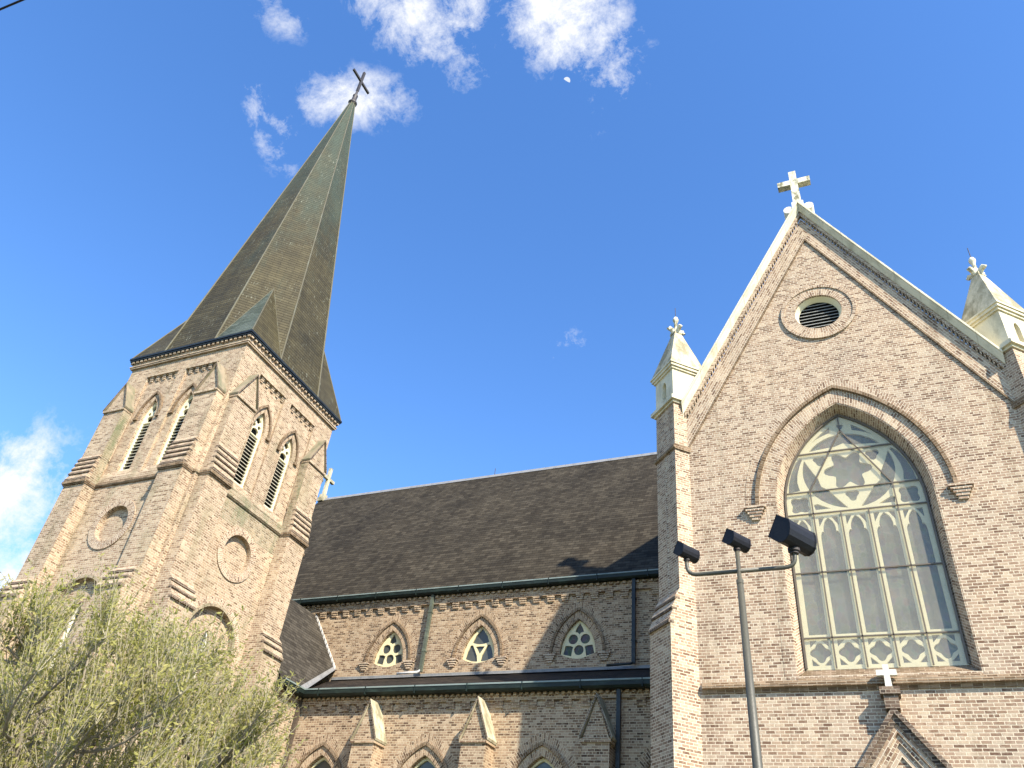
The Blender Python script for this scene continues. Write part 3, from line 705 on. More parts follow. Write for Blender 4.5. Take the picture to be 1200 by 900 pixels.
# ================================================================== NAVE
FC = Frame((0, 26.7), (0, -1)); FA = Frame((0, 23.7), (0, -1))
XW, XE = -28.75, 16.0
WX = [-17.92, -13.92, -9.90, -5.9]
m = MB()
holes = []
def cw_open(x, off=0.0, n=10):
    top = arch(x, 1.0, 11.55, 1.65, -.31+off, n); bot = [(x+(.69+off)*(1-2*i/8), 11.55-(.19+off*.6)*math.sin(math.pi*i/8)) for i in range(1, 8)]
    return top + bot
m.poly(FC, [(XW, 8.0), (XE, 8.0), (XE, 14.4), (XW, 14.4)], 0, [cw_open(x) for x in WX[:3]])
for x in WX[:3]: m.strip(FC, cw_open(x), -.26, 0)
m.face([(XW, 38.7, 0), (XE, 38.7, 0), (XE, 38.7, 14.4), (XW, 38.7, 14.4)])
for X in (XW, XE): m.poly(Frame((X, 32.7), (-1 if X < 0 else 1, 0)), [(-6, 0), (6, 0), (6, 14.4), (0, 23.7), (-6, 14.4)], 0)
m.build('nave_wall', 'brick_nave', CH)
# corbel table, dentils
m = MB(); p = MB()
x0, x1 = -23.5, -4.9
m.box(FC, x0, x1, 13.80, 14.04, -.02, .10)
x = x0
while x < x1:
    if not any(abs(x+.15-d) < .30 for d in (-16.2, -7.75)):
        for k in range(3): m.box(FC, x+.012*k, x+.31-.012*k, 13.80-.078*(k+1)+.010, 13.80-.078*k, -.02, .095-.02*k)
    x += .585
x = x0
while x < x1: m.box(FC, x, x+.13, 14.04, 14.13, -.02, .17); x += .255
m.box(FC, x0, x1, 14.04, 14.16, -.02, .07)
m.build('clerestory_corbel_table', 'brick_nave', CH)

def clere_window(x, kind):
    m = MB(); m.ring(FC, arch(x, 1.0, 11.55, 1.65, -.30, 14), arch(x, 1.0, 11.55, 1.65, -.03, 14), -.01, .008)
    m.ring(FC, arch(x, 1.0, 11.55, 1.65, .07, 14), arch(x, 1.0, 11.55, 1.65, .30, 14), -.01, .006)
    lab = {0: 'clerestory window with three circles nearest the tower', 1: 'clerestory window with forked tracery', 2: 'shaded clerestory window with three circles'}[kind]
    w = m.build('clerestory_window', 'brick_nave', CH, label=lab)
    m = MB(); m.ring(FC, arch(x, 1.0, 11.55, 1.65, -.03, 16), arch(x, 1.0, 11.55, 1.65, .07, 16), -.01, .075); m.build('hood_mould', 'brick_lichen', w)
    for s in (-1, 1):
        m = MB()
        for k in range(4):
            ww = .23-.045*k; m.box(FC, x+s*1.04-ww, x+s*1.04+ww, 11.55-.08*(k+1)+.012, 11.55-.08*k, -.01, .12-.02*k)
        m.build('label_stop', 'brick_front', w)
    m = MB(); hol = []
    if kind in (0, 2):
        for (dx, z) in ((-.235, 12.13), (.235, 12.13), (0, 11.72)): hol.append(circle(x+dx, z, .185, 20))
        hol.append([(x, 12.74), (x-.13, 12.52), (x-.17, 12.40), (x-.06, 12.37), (x, 12.30), (x+.06, 12.37), (x+.17, 12.40), (x+.13, 12.52)])
        for s in (-1, 1): hol.append([(x+s*.60, 11.58), (x+s*.28, 11.50), (x+s*.26, 11.70), (x+s*.22, 11.84), (x+s*.34, 11.89), (x+s*.52, 11.90)])
    else:
        hol.append([(x, 12.76), (x-.26, 12.44), (x-.36, 12.20), (x-.15, 12.14), (x, 12.13), (x+.15, 12.14), (x+.36, 12.20), (x+.26, 12.44)])
        hol.append([(x-.19, 12.04), (x, 12.05), (x+.19, 12.04), (x+.10, 11.90), (x, 11.74), (x-.10, 11.90)])
        for s in (-1, 1): hol.append([(x+s*.59, 11.58), (x+s*.30, 11.48), (x+s*.06, 11.46), (x+s*.10, 11.68), (x+s*.20, 11.88), (x+s*.32, 12.10), (x+s*.42, 12.10), (x+s*.53, 11.85)])
    m.prism(FC, cw_open(x, -.005), -.22, -.14, hol, back=False); m.build('tracery', 'tracery_paint', w)
    m = MB(); m.poly(FC, cw_open(x, 0), -.19); m.build('glass', 'leaded_glass' if kind == 2 else 'dark_glass', w)
for i, x in enumerate(WX[:3]): clere_window(x, (0, 1, 2)[i])

# nave roof
m = MB(); ye, ze, yr, zr = 26.40, 14.36, 32.7, 23.75
for s in (-1, 1):
    e = yr-s*(yr-ye); x0, x1 = XW-.1, XE
    m.face([(x0, e, ze), (x1, e, ze), (x1, yr, zr), (x0, yr, zr)]); m.face([(x0, e, ze-.12), (x1, e, ze-.12), (x1, yr, zr-.2), (x0, yr, zr-.2)])
    m.face([(x0, e, ze), (x1, e, ze), (x1, e, ze-.12), (x0, e, ze-.12)]); m.face([(x0, e, ze), (x0, yr, zr), (x0, yr, zr-.2), (x0, e, ze-.12)])
NR = m.build('nave_roof', 'slate_nave', CH)
m = MB(); FR = Frame((0, yr), (0, -1)); m.profile(FR, [(-.14, zr-.16), (0, zr+.07), (.14, zr-.16), (.10, zr-.16), (0, zr+.0), (-.10, zr-.16)], XW-.1, XE); m.build('ridge_cap', 'lead_grey', NR)
m = MB(); m.tube([(-17.4, yr, zr), (-17.4, yr, zr+.45)], .018, 6); m.build('lightning_rod', 'iron_dark', NR)
stone_cross('nave_gable_cross', 'lichen_stone', (-28.72, 32.7, 23.95), 1.95, 1.10, .18, (-1, 0), CH, .62, True, 'pale stone cross on the nave roof end beside the tower')
# eaves gutter and downpipes
def gutter(name, F, u0, u1, z0, z1, d0, d1, parent):
    m = MB(); m.profile(F, [(d0, z0), (d1-.06, z0), (d1, z0+.06), (d1, z1), (d0, z1)], u0, u1); g_ = m.build(name, 'gutter_green', parent)
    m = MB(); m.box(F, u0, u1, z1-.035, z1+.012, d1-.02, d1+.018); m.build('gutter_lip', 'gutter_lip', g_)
    u = u0+.8
    while u < u1: m = MB(); m.box(F, u, u+.035, z0-.012, z1+.02, d0, d1+.026); m.build('gutter_strap', 'gutter_green', g_); u += 1.95
    return g_
gutter('clerestory_gutter', FC, -23.6, -4.9, 14.16, 14.385, .02, .36, CH)
def downpipe(F, u, z0, z1, d, mat, w=.055, lab=None):
    m = MB(); m.box(F, u-w, u+w, z0, z1, d, d+2*w)
    for z in (z0+.25*(z1-z0), z0+.75*(z1-z0)): m.box(F, u-w-.02, u+w+.02, z, z+.05, d-.05, d+2*w+.012)
    o = m.build('downpipe', mat, CH, label=lab)
    return o
downpipe(FC, -16.2, 11.05, 14.18, .12, 'pipe_verdigris', .062)
downpipe(FC, -7.75, 11.05, 14.18, .12, 'pipe_dark', .062)
for X in (-16.2, -7.75):
    m = MB(); m.tube([FC(X, 11.12, .18), FC(X-.06, 11.0, .30), FC(X-.9, 10.93, .42)], .045, 8); m.build('downpipe_shoe', 'white_lead' if X < -10 else 'pipe_dark', CH)

# ================================================================== AISLE
AX = [-17.78, -13.79, -9.76, -5.72]
XI = -19.25                                # inner corner with the annex
m = MB()
hol = [opening(x, .80, 4.0, 6.07, 1.30) for x in AX]
m.poly(FA, [(XI, 0), (-4.85, 0), (-4.85, 9.3), (XI, 9.3)], 0, hol)
for h in hol: m.strip(FA, h, -.30, 0)
m.build('aisle_wall', 'brick_nave', CH)
def aisle_window(x):
    m = MB(); m.ring(FA, opening(x, .80, 4.0, 6.07, 1.30, .01), opening(x, .80, 4.0, 6.07, 1.30, .26), -.01, .007)
    m.ring(FA, arch(x, .80, 6.07, 1.30, .37), arch(x, .80, 6.07, 1.30, .63), -.01, .007)
    lab = {0: 'aisle window behind the tree top', 1: 'sunlit aisle window between the two gabled buttresses', 2: 'shaded aisle window left of the dark downpipe', 3: 'aisle window half hidden by the transept buttress'}[AX.index(x)]
    w = m.build('aisle_window', 'brick_nave', CH, label=lab)
    m = MB(); m.ring(FA, arch(x, .80, 6.07, 1.30, .26), arch(x, .80, 6.07, 1.30, .37), -.01, .07); m.build('hood_mould', 'brick_lichen', w)
    m = MB(); h2 = []
    for s in (-1, 1): h2.append(opening(x+s*.36, .30, 4.2, 5.7, .5, 0, 6))
    h2.append(arch(x, .66, 6.28, .98, 0, 8)+[(x+.40, 6.20), (x+.12, 6.34), (x, 6.52), (x-.12, 6.34), (x-.40, 6.20)])
    m.prism(FA, opening(x, .79, 4.0, 6.07, 1.29), -.26, -.17, h2, back=False); m.build('tracery', 'tracery_paint', w)
    m = MB(); m.poly(FA, opening(x, .8, 4.0, 6.07, 1.30), -.23); m.build('glass', 'dark_glass', w)
for x in AX: aisle_window(x)
m = MB()
x0, x1 = XI+.02, -4.9
m.box(FA, x0, x1, 9.0, 9.13, -.02, .085)
x = -19.1
BX = [-15.81, -11.80, -7.86]
while x < x1:
    c = x+.145
    if min(abs(c-b) for b in BX) > .35 and abs(c+7.32) > .2:
        for k in range(3): m.box(FA, x, x+.29, 9.0-.078*(k+1)+.008, 9.0-.078*k, -.02, .08-.018*k)
    x += .585
x = x0
while x < x1: m.box(FA, x, x+.105, 9.13, 9.21, -.02, .16); x += .205
m.box(FA, x0, x1, 9.13, 9.24, -.02, .06)
m.build('aisle_corbel_table', 'brick_nave', CH)
def gablet(F, u, hw, d, z0, z1, parent, side_mat, brick):
    """triangular brick head with sloping stone slabs and a nosing, ridge square to the wall"""
    m = MB(); m.prism(F, [(u-hw, z0), (u+hw, z0), (u, z1-.10)], 0, d); m.box(F, u-hw-.05, u+hw+.05, z0-.10, z0, -.01, d+.06)
    g_ = m.build('gablet', brick, parent)
    m = MB(); L = math.hypot(hw, z1-z0); nx, nz_ = (z1-z0)/L, hw/L; t0 = .085
    for s in (-1, 1):
        a, b = (u+s*(hw+.07), z0-.02), (u, z1-.06)
        q = [a, (a[0]+s*nx*t0*.2, a[1]+.07), (u, z1+.03), b]
        m.prism(F, [a, (u+s*(hw+.10), z0+.05), (u, z1+.05), b], -.005, d+.07)
    m.build('gablet_coping', side_mat, g_)
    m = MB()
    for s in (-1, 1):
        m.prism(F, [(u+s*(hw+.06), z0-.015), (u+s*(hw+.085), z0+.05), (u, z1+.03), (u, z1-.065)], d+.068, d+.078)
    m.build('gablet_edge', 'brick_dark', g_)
def aisle_buttress(x, lab):
    hw = .415; F = FA; d = .62
    m = MB(); m.box(F, x-hw, x+hw, 0, 7.66, -.02, d); b = m.build('aisle_buttress', 'brick_nave', CH, label=lab)
    gablet(F, x, hw, d, 7.68, 8.92, b, 'lichen_stone', 'brick_nave')
for x, l in zip(BX, ('sunlit gabled buttress nearest the tower', 'gabled buttress at the edge of the shadow', 'gabled buttress in shade beside the dark downpipe')): aisle_buttress(x, l)
# aisle roof
m = MB()
za, zb = 9.40, 10.90
m.face([(XI+.2, 23.30, za), (-4.9, 23.30, za), (-4.9, 26.69, zb), (XI-1.1, 26.69, zb)]); m.face([(XI, 23.32, za-.06), (-4.9, 23.32, za-.06), (-4.9, 26.69, zb-.1), (XI-1.1, 26.69, zb-.1)])
m.face([(XI+.2, 23.30, za), (-4.9, 23.30, za), (-4.9, 23.32, za-.06), (XI, 23.32, za-.06)])
AR = m.build('aisle_roof', 'slate_aisle', CH)
m = MB(); m.box(FC, -20.4, -4.9, 10.86, 11.02, 0, .03); m.face([FC(-20.4, 10.93, .03), FC(-4.9, 10.93, .03), FC(-4.9, 10.83, .28), FC(-20.3, 10.83, .28)]); m.build('wall_flashing', 'lead_grey', AR)
gutter('aisle_gutter', FA, XI+.2, -4.9, 9.215, 9.445, .02, .42, CH)
downpipe(FA, -7.32, 0, 9.23, .13, 'pipe_dark', .06, 'black downpipe beside the shaded buttress')

# ================================================================== ANNEX between tower and nave
FX = Frame((XI, 23.2), (1, 0))            # its wall faces the transept; u = y - 22.65
m = MB(); m.box(FX, -1.03, 3.49, 0, 9.3, -5.6, 0); m.build('annex_wall', 'brick_nave', CH)
m = MB(); u = -1.0
while u < .45: m.box(FX, u, u+.105, 9.13, 9.21, -.02, .16); u += .205
m.box(FX, -1.02, .48, 9.0, 9.24, -.02, .07)
m.build('annex_corbel_table', 'brick_nave', CH)
def az(x): return 9.38 + 1.42*(-18.98-x)
m = MB()
P = [(-18.98, 22.12), (-18.98, 23.32), (-20.36, 26.69), (-22.05, 26.69), (-22.05, 22.12)]
fan = [Vector((x, y, az(x))) for x, y in P]
m.face(fan); m.face([v-Vector((0, 0, .12)) for v in fan]); m.face([fan[0], fan[1], fan[1]-Z*.12, fan[0]-Z*.12])
fb = [v+Vector((0, 0, 0)) for v in fan]; m.face([fan[3], fan[4], fan[4]+Vector((-3.2, 0, -4.5)), fan[3]+Vector((-3.2, 0, -4.5))])
ANR = m.build('annex_roof', 'slate_annex', CH)
m = MB()
a, b = Vector((-20.36, 26.69, az(-20.36))), Vector((-22.05, 26.69, az(-22.05)))
nst = 12
for k in range(nst):                       # stepped lead against the clerestory wall
    p, q = a.lerp(b, k/nst), a.lerp(b, (k+1)/nst)
    m.prism(FC, [(p.x, p.z-.03), (q.x-.03, q.z-.03), (q.x-.03, q.z+.17), (p.x, p.z+.12)], 0, .035)
m.build('step_flashing', 'white_lead', ANR)
m = MB()
a, b = Vector((-20.36, 26.66, az(-20.36)+.03)), Vector((-18.95, 23.25, 9.44))
m.face([a, b, b+Vector((.16, .05, .01)), a+Vector((.12, 0, -.01))]); m.face([a, b, b+Vector((-.08, .0, .12)), a+Vector((-.06, 0, .09))])
m.build('valley_flashing', 'lead_grey', ANR)
gutter('annex_gutter', FX, -1.1, .09, 9.215, 9.445, .02, .42, CH)
downpipe(Frame((XI+.04, 23.7), (0, -1)), .07, 0, 9.23, .06, 'pipe_brown', .06, 'brown downpipe in the corner beside the tree')

# ================================================================== TOWER
TC = Vector((-22.97, 19.23)); H = 3.27; TM = .905     # the tower is laid out in modules of .905 m
def tz(z): return .152+z*TM
class TFrame(Frame):
    def __call__(s, u, z, d=0.0): return s.o + s.u*(u*TM) + s.n*(d*TM) + Z*tz(z)
faces = [TFrame(TC+Vector(n)*H*TM, n) for n in ((0, -1), (1, 0), (0, 1), (-1, 0))]
WU = (-1.0, 1.0)
pan = [(-2.02, -.22), (.22, 2.02)]
m = MB()
for F in faces:
    ph = [[(a, 16.25), (b, 16.25), (b, 21.52), (a, 21.52)] for a, b in pan]
    rd = circle(0, 14.0, .74, 32)
    al = opening(0, 1.22, 6.0, 10.58, 1.23, 0, 12)
    m.poly(F, [(-H, -.3), (H, -.3), (H, 22.6), (-H, 22.6)], 0, ph+[rd, al])
    for (a, b), w in zip(pan, WU):
        lh = opening(w, .36, 16.55, 19.20, .92, 0, 10)
        m.poly(F, [(a, 16.2), (b, 16.2), (b, 21.52), (a, 21.52)], -.11, [lh])
        m.strip(F, [(b, 16.25), (b, 21.52), (a, 21.52), (a, 16.25)], -.11, 0, False)
        m.strip(F, lh, -.42, -.11)
        m.face([F(a, 16.24, .0), F(b, 16.24, .0), F(b, 16.56, -.11), F(a, 16.56, -.11)])
    m.strip(F, rd, -.16, 0); m.poly(F, rd, -.16)
    m.strip(F, al, -.14, 0, False)
    lan = [opening(u, .22, 7.2, z, .5, 0, 8) for u, z in ((-.72, 10.0), (0, 10.5), (.72, 10.0))]
    m.poly(F, al, -.14, lan)
    for l in lan: m.strip(F, l, -.4, -.14)
m.build('bell_tower', 'brick_tower', CH, label='square brick bell tower with stepped angle buttresses')

fl = ('left hand', 'sunlit right hand', None, None)     # as seen; the two far faces stay unlabelled
for fi, F in enumerate(faces):
    # corbelled heads of the recessed panels
    m = MB()
    for a, b in pan:
        w = (b-a); k = 5
        for i in range(k):
            c = a+w*(i+.5)/k + .05
            for j in range(3): m.box(F, c-.07+.012*j, c+.12-.012*j, 21.44-.085*(j+1)+.008, 21.44-.085*j, -.115, -.02-.02*j)
        m.box(F, a, b, 21.44, 21.52, -.115, .035)
    m.build('panel_corbel_table', 'brick_tower', CH)
    for w in WU:
        m = MB(); m.ring(F, arch(w, .36, 19.20, .92, .01, 10), arch(w, .36, 19.20, .92, .22, 10), -.112, -.10)
        B_ = m.build('belfry_window', 'brick_tower', CH, label=fl[fi] and '%s louvred belfry window in the %s face of the tower' % ('left' if w < 0 else 'right', fl[fi]))
        m = MB(); m.ring(F, arch(w, .36, 19.20, .92, .22, 12), arch(w, .36, 19.20, .92, .32, 12), -.112, -.02)
        for s in (-1, 1): m.box(F, w+s*.63-.10, w+s*.63+.10, 19.10, 19.20, -.112, -.01)
        m.build('hood_mould', 'brick_lichen', B_)
        m = MB(); m.ring(F, opening(w, .30, 16.62, 19.20, .84, 0, 10), opening(w, .36, 16.55, 19.20, .92, 0, 10), -.40, -.24)
        m.box(F, w-.36, w+.36, 16.55, 16.66, -.40, -.20)
        m.build('window_frame', 'cream_paint', B_)
        m = MB()
        z = 16.72
        while z < 19.0: m.profile(F, [(-.42, z+.10), (-.42, z+.075), (-.28, z-.02), (-.28, z+.005)], w-.30, w+.30); z += .155
        m.build('louvre', 'louvre_wood', B_)
        m = MB(); hh = [opening(w, .235, 19.05, 19.28, .28, 0, 6), foil(w, 19.80, 4, .13, .3), [(w-.22, 19.30), (w-.22, 19.47), (w-.06, 19.57), (w-.02, 19.62)][::-1], [(w+.22, 19.30), (w+.22, 19.47), (w+.06, 19.57), (w+.02, 19.62)]]
        hh = [opening(w, .20, 19.04, 19.18, .16, 0, 6), foil(w, 19.74, 4, .155, .25), circle(w-.165, 19.46, .095, 12), circle(w+.165, 19.46, .095, 12)]
        m.prism(F, opening(w, .31, 19.0, 19.20, .85, 0, 8), -.36, -.27, hh); m.build('tracery', 'cream_paint', B_)
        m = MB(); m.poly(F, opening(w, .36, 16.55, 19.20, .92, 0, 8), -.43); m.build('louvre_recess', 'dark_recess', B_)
    m = MB(); m.ring(F, circle(0, 14.0, .75, 40), circle(0, 14.0, 1.06, 40), -.01, .045, closed=True); m.build('roundel', 'brick_front', CH, label=fl[fi] and 'blind round brick panel on the %s face of the tower' % fl[fi])
    m = MB(); m.ring(F, arch(0, 1.22, 10.58, 1.23, .10, 16), arch(0, 1.22, 10.58, 1.23, .38, 16), -.01, .03)
    A_ = m.build('arched_window', 'brick_front', CH, label=fl[fi] and 'arched triple lancet window low on the %s face of the tower' % fl[fi])
    m = MB(); m.ring(F, arch(0, 1.22, 10.58, 1.23, 0, 18), arch(0, 1.22, 10.58, 1.23, .11, 18), -.01, .10); m.build('hood_mould', 'brick_mossy', A_)
    for u, zz in ((-.72, 10.0), (0, 10.5), (.72, 10.0)):
        m = MB(); m.ring(F, opening(u, .17, 7.25, zz, .44, 0, 8), opening(u, .215, 7.2, zz, .495, 0, 8), -.34, -.22); l_ = m.build('lancet', 'white_stone', A_)
        m = MB(); m.poly(F, opening(u, .22, 7.2, zz, .5, 0, 8), -.36); m.build('glass', 'dark_glass', l_)
    # string course of the face between its buttresses
    m = MB(); m.profile(F, [(0, 15.78), (.05, 15.78), (.10, 15.84), (.10, 15.92), (0, 16.02)], -1.94, 1.94)
    m.box(F, -H-.02, -3.11, 15.80, 15.90, -.2, .06); m.box(F, 3.11, H+.02, 15.80, 15.90, -.2, .06)
    m.build('string_course', 'brick_mossy' if fi == 1 else 'brick_lichen', CH)
    m = MB(); m.profile(F, [(0, 16.02), (.012, 16.02), (.012, 16.22), (0, 16.25)], -1.93, 1.93); m.profile(F, [(0.0, 14.9), (.006, 14.9), (.006, 15.78), (0, 15.78)], -1.93, 1.93)
    m.build('weathered_band', 'brick_mossy' if fi == 1 else 'brick_tower', CH)
    for s in (-1, 1):
        a, b = sorted((s*1.94, s*3.11)); m = MB()
        m.box(F, a, b, -.3, 10.95, -.05, .93); m.box(F, a, b, 11.7, 15.85, -.05, .51); m.box(F, a, b, 17.1, 19.45, -.05, .39)
        m.profile(F, offset_profile(.93, .51, 10.90, 11.80, 3, .07), a-.004, b+.004)
        m.profile(F, offset_profile(.54, .39, 15.95, 17.2, 5, .07), a-.004, b+.004)
        bt = m.build('tower_buttress', 'brick_tower', CH, label=fl[fi] and 'stepped brick buttress at the %s end of the %s face of the tower' % ('left' if s < 0 else 'right', fl[fi]))
        m = MB()
        m.box(F, a-.06, b+.06, 15.80, 15.92, -.04, .62); m.box(F, a-.035, b+.035, 15.745, 15.80, -.04, .57)
        m.build('string_course', 'brick_lichen', bt)
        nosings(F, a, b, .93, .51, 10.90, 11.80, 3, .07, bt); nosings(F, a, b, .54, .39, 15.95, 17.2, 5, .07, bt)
        if (fi, s) in ((0, -1), (1, 1)):     # algae on the damp inner cheek
            m = MB(); u_ = b if fi == 0 else a; m.box(F, min(u_, u_+s*-.006), max(u_, u_+s*-.006), 15.95, 19.38, .0, .385); m.build('mossy_cheek', 'brick_mossy', bt)
        gablet(F, (a+b)/2, (b-a)/2-.02, .40, 19.5, 20.92, bt, 'moss_stone', 'brick_tower')
# tower cornice
def hoop(m, e0, e1, z0, z1):
    for i, F in enumerate(faces): e = e1 if i in (0, 2) else e0; m.profile(F, [(e0, z0), (e1, z0), (e1, z1), (e0, z1)], -H-e, H+e)
m = MB(); hoop(m, -.02, .10, 22.13, 22.20); hoop(m, -.02, .13, 22.20, 22.26); hoop(m, -.02, .07, 22.26, 22.42)
for F in faces:
    u = -H-.05
    while u < H+.05: m.box(F, u, u+.12, 22.42, 22.51, -.02, .17); u += .245
hoop(m, -.02, .08, 22.42, 22.52)
m.build('tower_cornice', 'brick_tower', CH)
m = MB(); hoop(m, -.2, .20, 22.52, 22.60); hoop(m, -.2, .235, 22.60, 22.70); m.build('spire_eaves', 'pipe_dark', CH)

# spire: octagon rising from the square with pyramid broaches on its corners
E_ = H+.20; zb, za = 22.68, 47.75; tg = math.tan(math.pi/8)
def oct_pts(z, k=1.0):
    s = E_*(1-(z-zb)/(za-zb))*k
    return [Vector((TC.x+a*s*TM, TC.y+b*s*TM, tz(z))) for a, b in ((-tg, -1), (tg, -1), (1, -tg), (1, tg), (tg, 1), (-tg, 1), (-1, tg), (-1, -tg))]
m = MB(); rd_ = MB()
ztop = 46.6
lo, hi = oct_pts(zb), oct_pts(ztop)
for i in range(8):
    j = (i+1) % 8; m.face([lo[i], lo[j], hi[j], hi[i]])
SP = m.build('spire', 'copper_spire', CH, label='tall octagonal copper broach spire with green patina towards its tip')
m = MB(); bro = MB()
zbr = 26.95; mid = oct_pts(zbr)
for k, (sx, sy_) in enumerate(((1, -1), (1, 1), (-1, 1), (-1, -1))):
    corner = Vector((TC.x+sx*E_*TM, TC.y+sy_*E_*TM, tz(zb))); i = [1, 3, 5, 7][k]; j = (i+1) % 8
    ap = (mid[i]+mid[j])/2
    mb1 = MB(); mb1.face([lo[i], corner, ap]); mb2 = MB(); mb2.face([corner, lo[j], ap])
    b1 = mb1.build('broach', 'copper_patina' if k == 0 else 'copper_spire', SP); b2 = mb2.build('broach', 'copper_spire', SP)
    rd_.tube([corner, ap], .03, 6)
    rd_.tube([lo[i]*.999+ap*.001, ap], .018, 5); rd_.tube([lo[j]*.999+ap*.001, ap], .018, 5)
for i in range(8): rd_.tube([lo[i], hi[i]], [.04, .022], 6)
rd_.build('hip_roll', 'copper_ridge', SP)
m = MB(); c = (TC.x, TC.y, 0)
m.lathe(c, [(r*TM, tz(z)) for r, z in [(.17, 46.45), (.27, 46.50), (.30, 46.60), (.24, 46.72), (.17, 46.78), (.15, 47.3), (.17, 47.36), (.17, 47.46), (.09, 47.52), (.065, 48.1)]], 12)
m.build('spire_collar', 'iron_dark', SP)
m = MB(); Fq = TFrame((TC.x, TC.y), (1, 0)); T = .075
m.box(Fq, -T, T, 48.0, 50.25, -T, T); m.box(Fq, -.95, .95, 49.10, 49.26, -T*.9, T*.9)
m.build('spire_cross', 'iron_dark', SP)

# ================================================================== FLOODLIGHT POST
LB = Vector((-1.555, 11.0, 0))
LP = empty('lamp_post', LB, 'olive metal floodlight post with three black lamp heads in front of the transept', 'lamp post')
LX = Frame(LB[:2], (0, -1))
lean = -.012
def L(u, z, d=0.0): return LB + Vector((u+lean*z, -d, z))
m = MB(); m.tube([L(0, 0), L(0, .02), L(0, 3.2), L(0, 6.62)], [.10, .088, .070, .046], 20); m.tube([L(0, 6.60), L(0, 6.66)], .051, 20)
m.tube([L(0, 0), L(0, .03)], .20, 20)
m.build('pole', 'lamp_olive', LP)
m = MB(); m.tube([L(0, 6.6), L(0, 7.12)], .032, 14); m.build('tenon', 'lamp_olive', LP)
def bend(pts, r=.14, n=6):
    out = [pts[0]]
    for i in range(1, len(pts)-1):
        p, a, b = pts[i], pts[i-1], pts[i+1]; va = (a-p).normalized()*r; vb = (b-p).normalized()*r
        for k in range(n+1):
            t = k/n; out.append((p+va)*(1-t)**2 + p*2*t*(1-t) + (p+vb)*t*t)
    return out+[pts[-1]]
for s, ux in ((-1, -.755), (1, .80)):
    m = MB(); m.tube(bend([L(0, 6.80), L(ux, 6.80), L(ux, 7.02)], .16), .030, 14); m.build('arm', 'lamp_olive', LP)
def lamp_head(p, size, length, yawd):
    """black floodlight: flat lens turned up to the church, rounded back, level long axis"""
    c = Vector(p); ya = R(yawd)
    ax = Vector((math.cos(ya), math.sin(ya), 0)); ww = Vector((-math.sin(ya), math.cos(ya), 0))
    prof = [(.02, .54), (.44, -.14), (.30, -.28), (.10, -.44), (-.08, -.50), (-.24, -.45), (-.37, -.32), (-.43, -.12), (-.44, .08), (-.40, .24)]
    m = MB(); s = size; half = length/2; n = len(prof)
    def sec(q, k=1.0, z=.56): return [c + ax*q + ww*(a*s*k) + Z*((b*k+z)*s) for a, b in prof]
    A, B = sec(-half), sec(half)
    for i in range(n): m.face([A[i], A[(i+1) % n], B[(i+1) % n], B[i]])
    m.face(A); m.face(B[::-1])
    h = m.build('lamp_head', 'lamp_black', LP)
    m = MB(); m.tube([c-Z*.10*s, c+Z*.16*s], .15*s, 12); m.tube([c-Z*.02*s, c+Z*.10*s], .20*s, 12); m.build('swivel_mount', 'iron_dark', h)
    for q in (-half-.004, half-.026):
        m = MB(); P1, P2 = sec(q, 1.04), sec(q+.03, 1.04)
        for i in range(n): m.face([P1[i], P1[(i+1) % n], P2[(i+1) % n], P2[i]])
        m.build('rim', 'lamp_black', h)
    m = MB(); g0, g1 = (.055, .515), (.425, -.085)
    m.face([c+ax*e+ww*((g[0]+.012)*s)+Z*((g[1]+.012+.56)*s) for e, g in ((-half*.92, g0), (half*.92, g0), (half*.92, g1), (-half*.92, g1))]); m.build('lens', 'dark_glass', h)
lamp_head(L(-.755, 7.04), .24, .35, 60)
lamp_head(L(0, 7.14), .26, .37, 60)
lamp_head(L(.80, 7.04), .43, .60, 60)

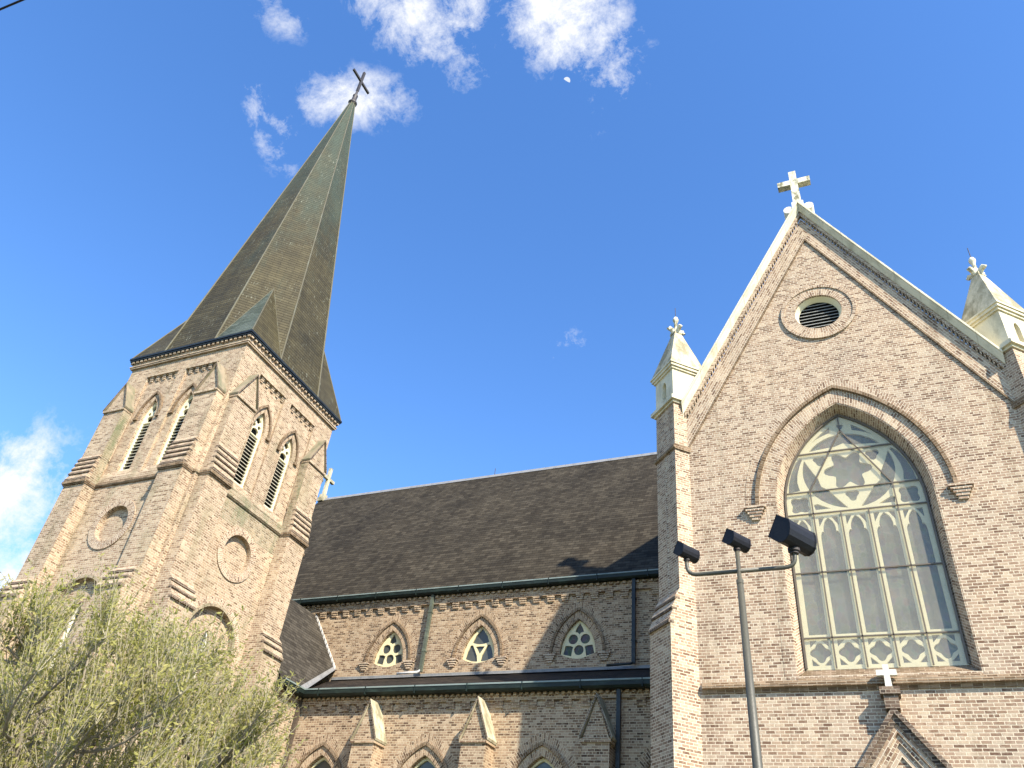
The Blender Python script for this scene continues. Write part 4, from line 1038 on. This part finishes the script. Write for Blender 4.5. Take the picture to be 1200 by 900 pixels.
# ================================================================== TREE
def make_tree():
    base = Vector((-11.5, 9.3, 0)); rn = random.Random(11)
    T = empty('willowy_tree', base, 'feathery tree with thin upright twigs and pale spring leaves before the tower', 'tree')
    m = MB(); tw = MB(); lf = MB()
    top = base+Vector((.1, 0, 1.1))
    m.tube([base-Z*.1, base+Z*.05, base+Vector((.04, .02, .6)), top], [.24, .20, .165, .15], 10)
    cen = base+Vector((-.1, .1, 3.92))
    def inside():
        while True:
            v = Vector((rn.uniform(-1, 1), rn.uniform(-1, 1), rn.uniform(-1, 1)))
            if .35 < v.length < 1: return v
    def curve(a, b, n, sag, jit):
        out = []; side = Vector((rn.uniform(-1, 1), rn.uniform(-1, 1), 0))*jit
        L_ = (b-a).length
        for i in range(n+1):
            t = i/n; p = a.lerp(b, t); p += Vector((0, 0, -1))*sag*L_*math.sin(math.pi*t)*(1-t*.3) + side*math.sin(math.pi*t)*L_
            out.append(p + Vector((rn.uniform(-1, 1), rn.uniform(-1, 1), rn.uniform(-1, 1)))*L_*.012)
        return out
    nodes1 = []
    for k in range(13):
        a = 2*math.pi*k/13+rn.uniform(-.2, .2); r = rn.uniform(.9, 2.6) if k % 3 else rn.uniform(.2, .9)
        tip = base+Vector((r*math.cos(a), r*math.sin(a), rn.uniform(4.3, 5.6)-.35*r))
        c = curve(top+Vector((rn.uniform(-.08, .08), rn.uniform(-.08, .08), rn.uniform(-.4, 0))), tip, 9, .10, .06)
        m.tube(c, [.085*(1-i/9.5)+.010 for i in range(10)], 7); nodes1 += c[2:]
    nodes2 = []
    for k in range(150):
        v = inside(); tip = cen+Vector((v.x*3.35, v.y*3.1, v.z*1.9+.1))
        if tip.z < 1.6: continue
        cand = [q for q in nodes1 if q.z < tip.z-.15] or nodes1
        q = min(cand, key=lambda w: (w-tip).length+rn.uniform(0, .7)); c = curve(q, tip, 6, .10, .10)
        m.tube(c, [.026*(1-i/7)+.005 for i in range(7)], 5, False); nodes2 += c[1:]
    nodes2 += nodes1[2:]
    up_ = Vector((0, 0, 1))
    for k in range(4700):
        v = inside(); q0 = cen+Vector((v.x*3.3, v.y*3.2, v.z*2.2+.1))
        q = min(rn.sample(nodes2, 90), key=lambda w: (w-q0).length)
        out = (q-(base+Z*1.5)); out.z *= .4; out = out.normalized()
        dr = (out*rn.uniform(.08, .5)+up_*rn.uniform(.8, 1.8)+Vector((rn.uniform(-.6, .6), rn.uniform(-.6, .6), 0))).normalized()
        Ln = rn.uniform(.45, 1.15); b = q+dr*Ln
        hz = math.hypot((b.x-cen.x)/3.9, (b.y-cen.y)/3.7)
        zmax = cen.z+2.75*math.sqrt(max(.02, 1-min(hz, .99)**2)) - .25+.35*math.sin(b.x*2.1)*math.cos(b.y*1.7)
        zmax += rn.uniform(-.45, .40)
        if b.z > zmax: b.z = zmax-rn.uniform(0, .3)
        c = curve(q, b, 4, .06, .08)
        tw.tube(c, [.0075, .0065, .005, .004, .0025], 3, False)
        nl = rn.randint(18, 30)
        for j in range(nl):
            t = rn.uniform(.12, 1.0); i = min(3, int(t*4)); p = c[i].lerp(c[i+1], t*4-i)
            dl = ((c[i+1]-c[i]).normalized()*rn.uniform(.2, 1.0)+Vector((rn.uniform(-1, 1), rn.uniform(-1, 1), rn.uniform(-.7, .7)))).normalized()
            s_ = dl.cross(Vector((rn.uniform(-1, 1), rn.uniform(-1, 1), rn.uniform(-1, 1)))).normalized()
            ln = .03+.075*rn.random()**1.6; wd = ln*rn.uniform(.13, .22)
            lf.face([p, p+dl*ln*.5+s_*wd, p+dl*ln, p+dl*ln*.5-s_*wd])
    m.build('trunk', 'bark', T); tw.build('twigs', 'twig_bark', T); lf.build('crown', 'leaf_spring', T)
make_tree()

# ================================================================== CABLE and MOON
m = MB(); a, b = Vector((-7.0864, 1.3290, 9.0)), Vector((-6.7731, 1.3428, 9.0)); d = (b-a).normalized()
pts = [a+d*t for t in range(-24, 25, 2)]
m.tube(pts, .011, 6); o = m.build('overhead_cable', 'lamp_black'); o['label'] = 'thin black overhead cable crossing the top left corner of the sky'; o['category'] = 'cable'
m = MB(); D = 3000.0; mc = Vector((0, 0, 1.6)) + ray(664.2, 94.5)*D; r = D*.0041
vw = ray(664.2, 94.5); sx = (SUN-vw*SUN.dot(vw)).normalized(); sy2 = vw.cross(sx)
n = 18
outer = []; inner = []
for i in range(n+1):
    t = -math.pi/2+math.pi*i/n
    outer.append(mc+sx*r*math.cos(t)+sy2*r*math.sin(t)); inner.append(mc+sx*r*.12*math.cos(t)*-1+sy2*r*math.sin(t))
mid_ = [(a+b)/2 - vw*r*.55*math.cos(-math.pi/2+math.pi*i/n) for i, (a, b) in enumerate(zip(outer, inner))]
for i in range(n):
    m.face([inner[i], inner[i+1], mid_[i+1], mid_[i]]); m.face([mid_[i], mid_[i+1], outer[i+1], outer[i]])
o = m.build('moon', 'moon_face', origin=mc); o['label'] = 'small pale half moon beside the wispy cloud'; o['category'] = 'moon'
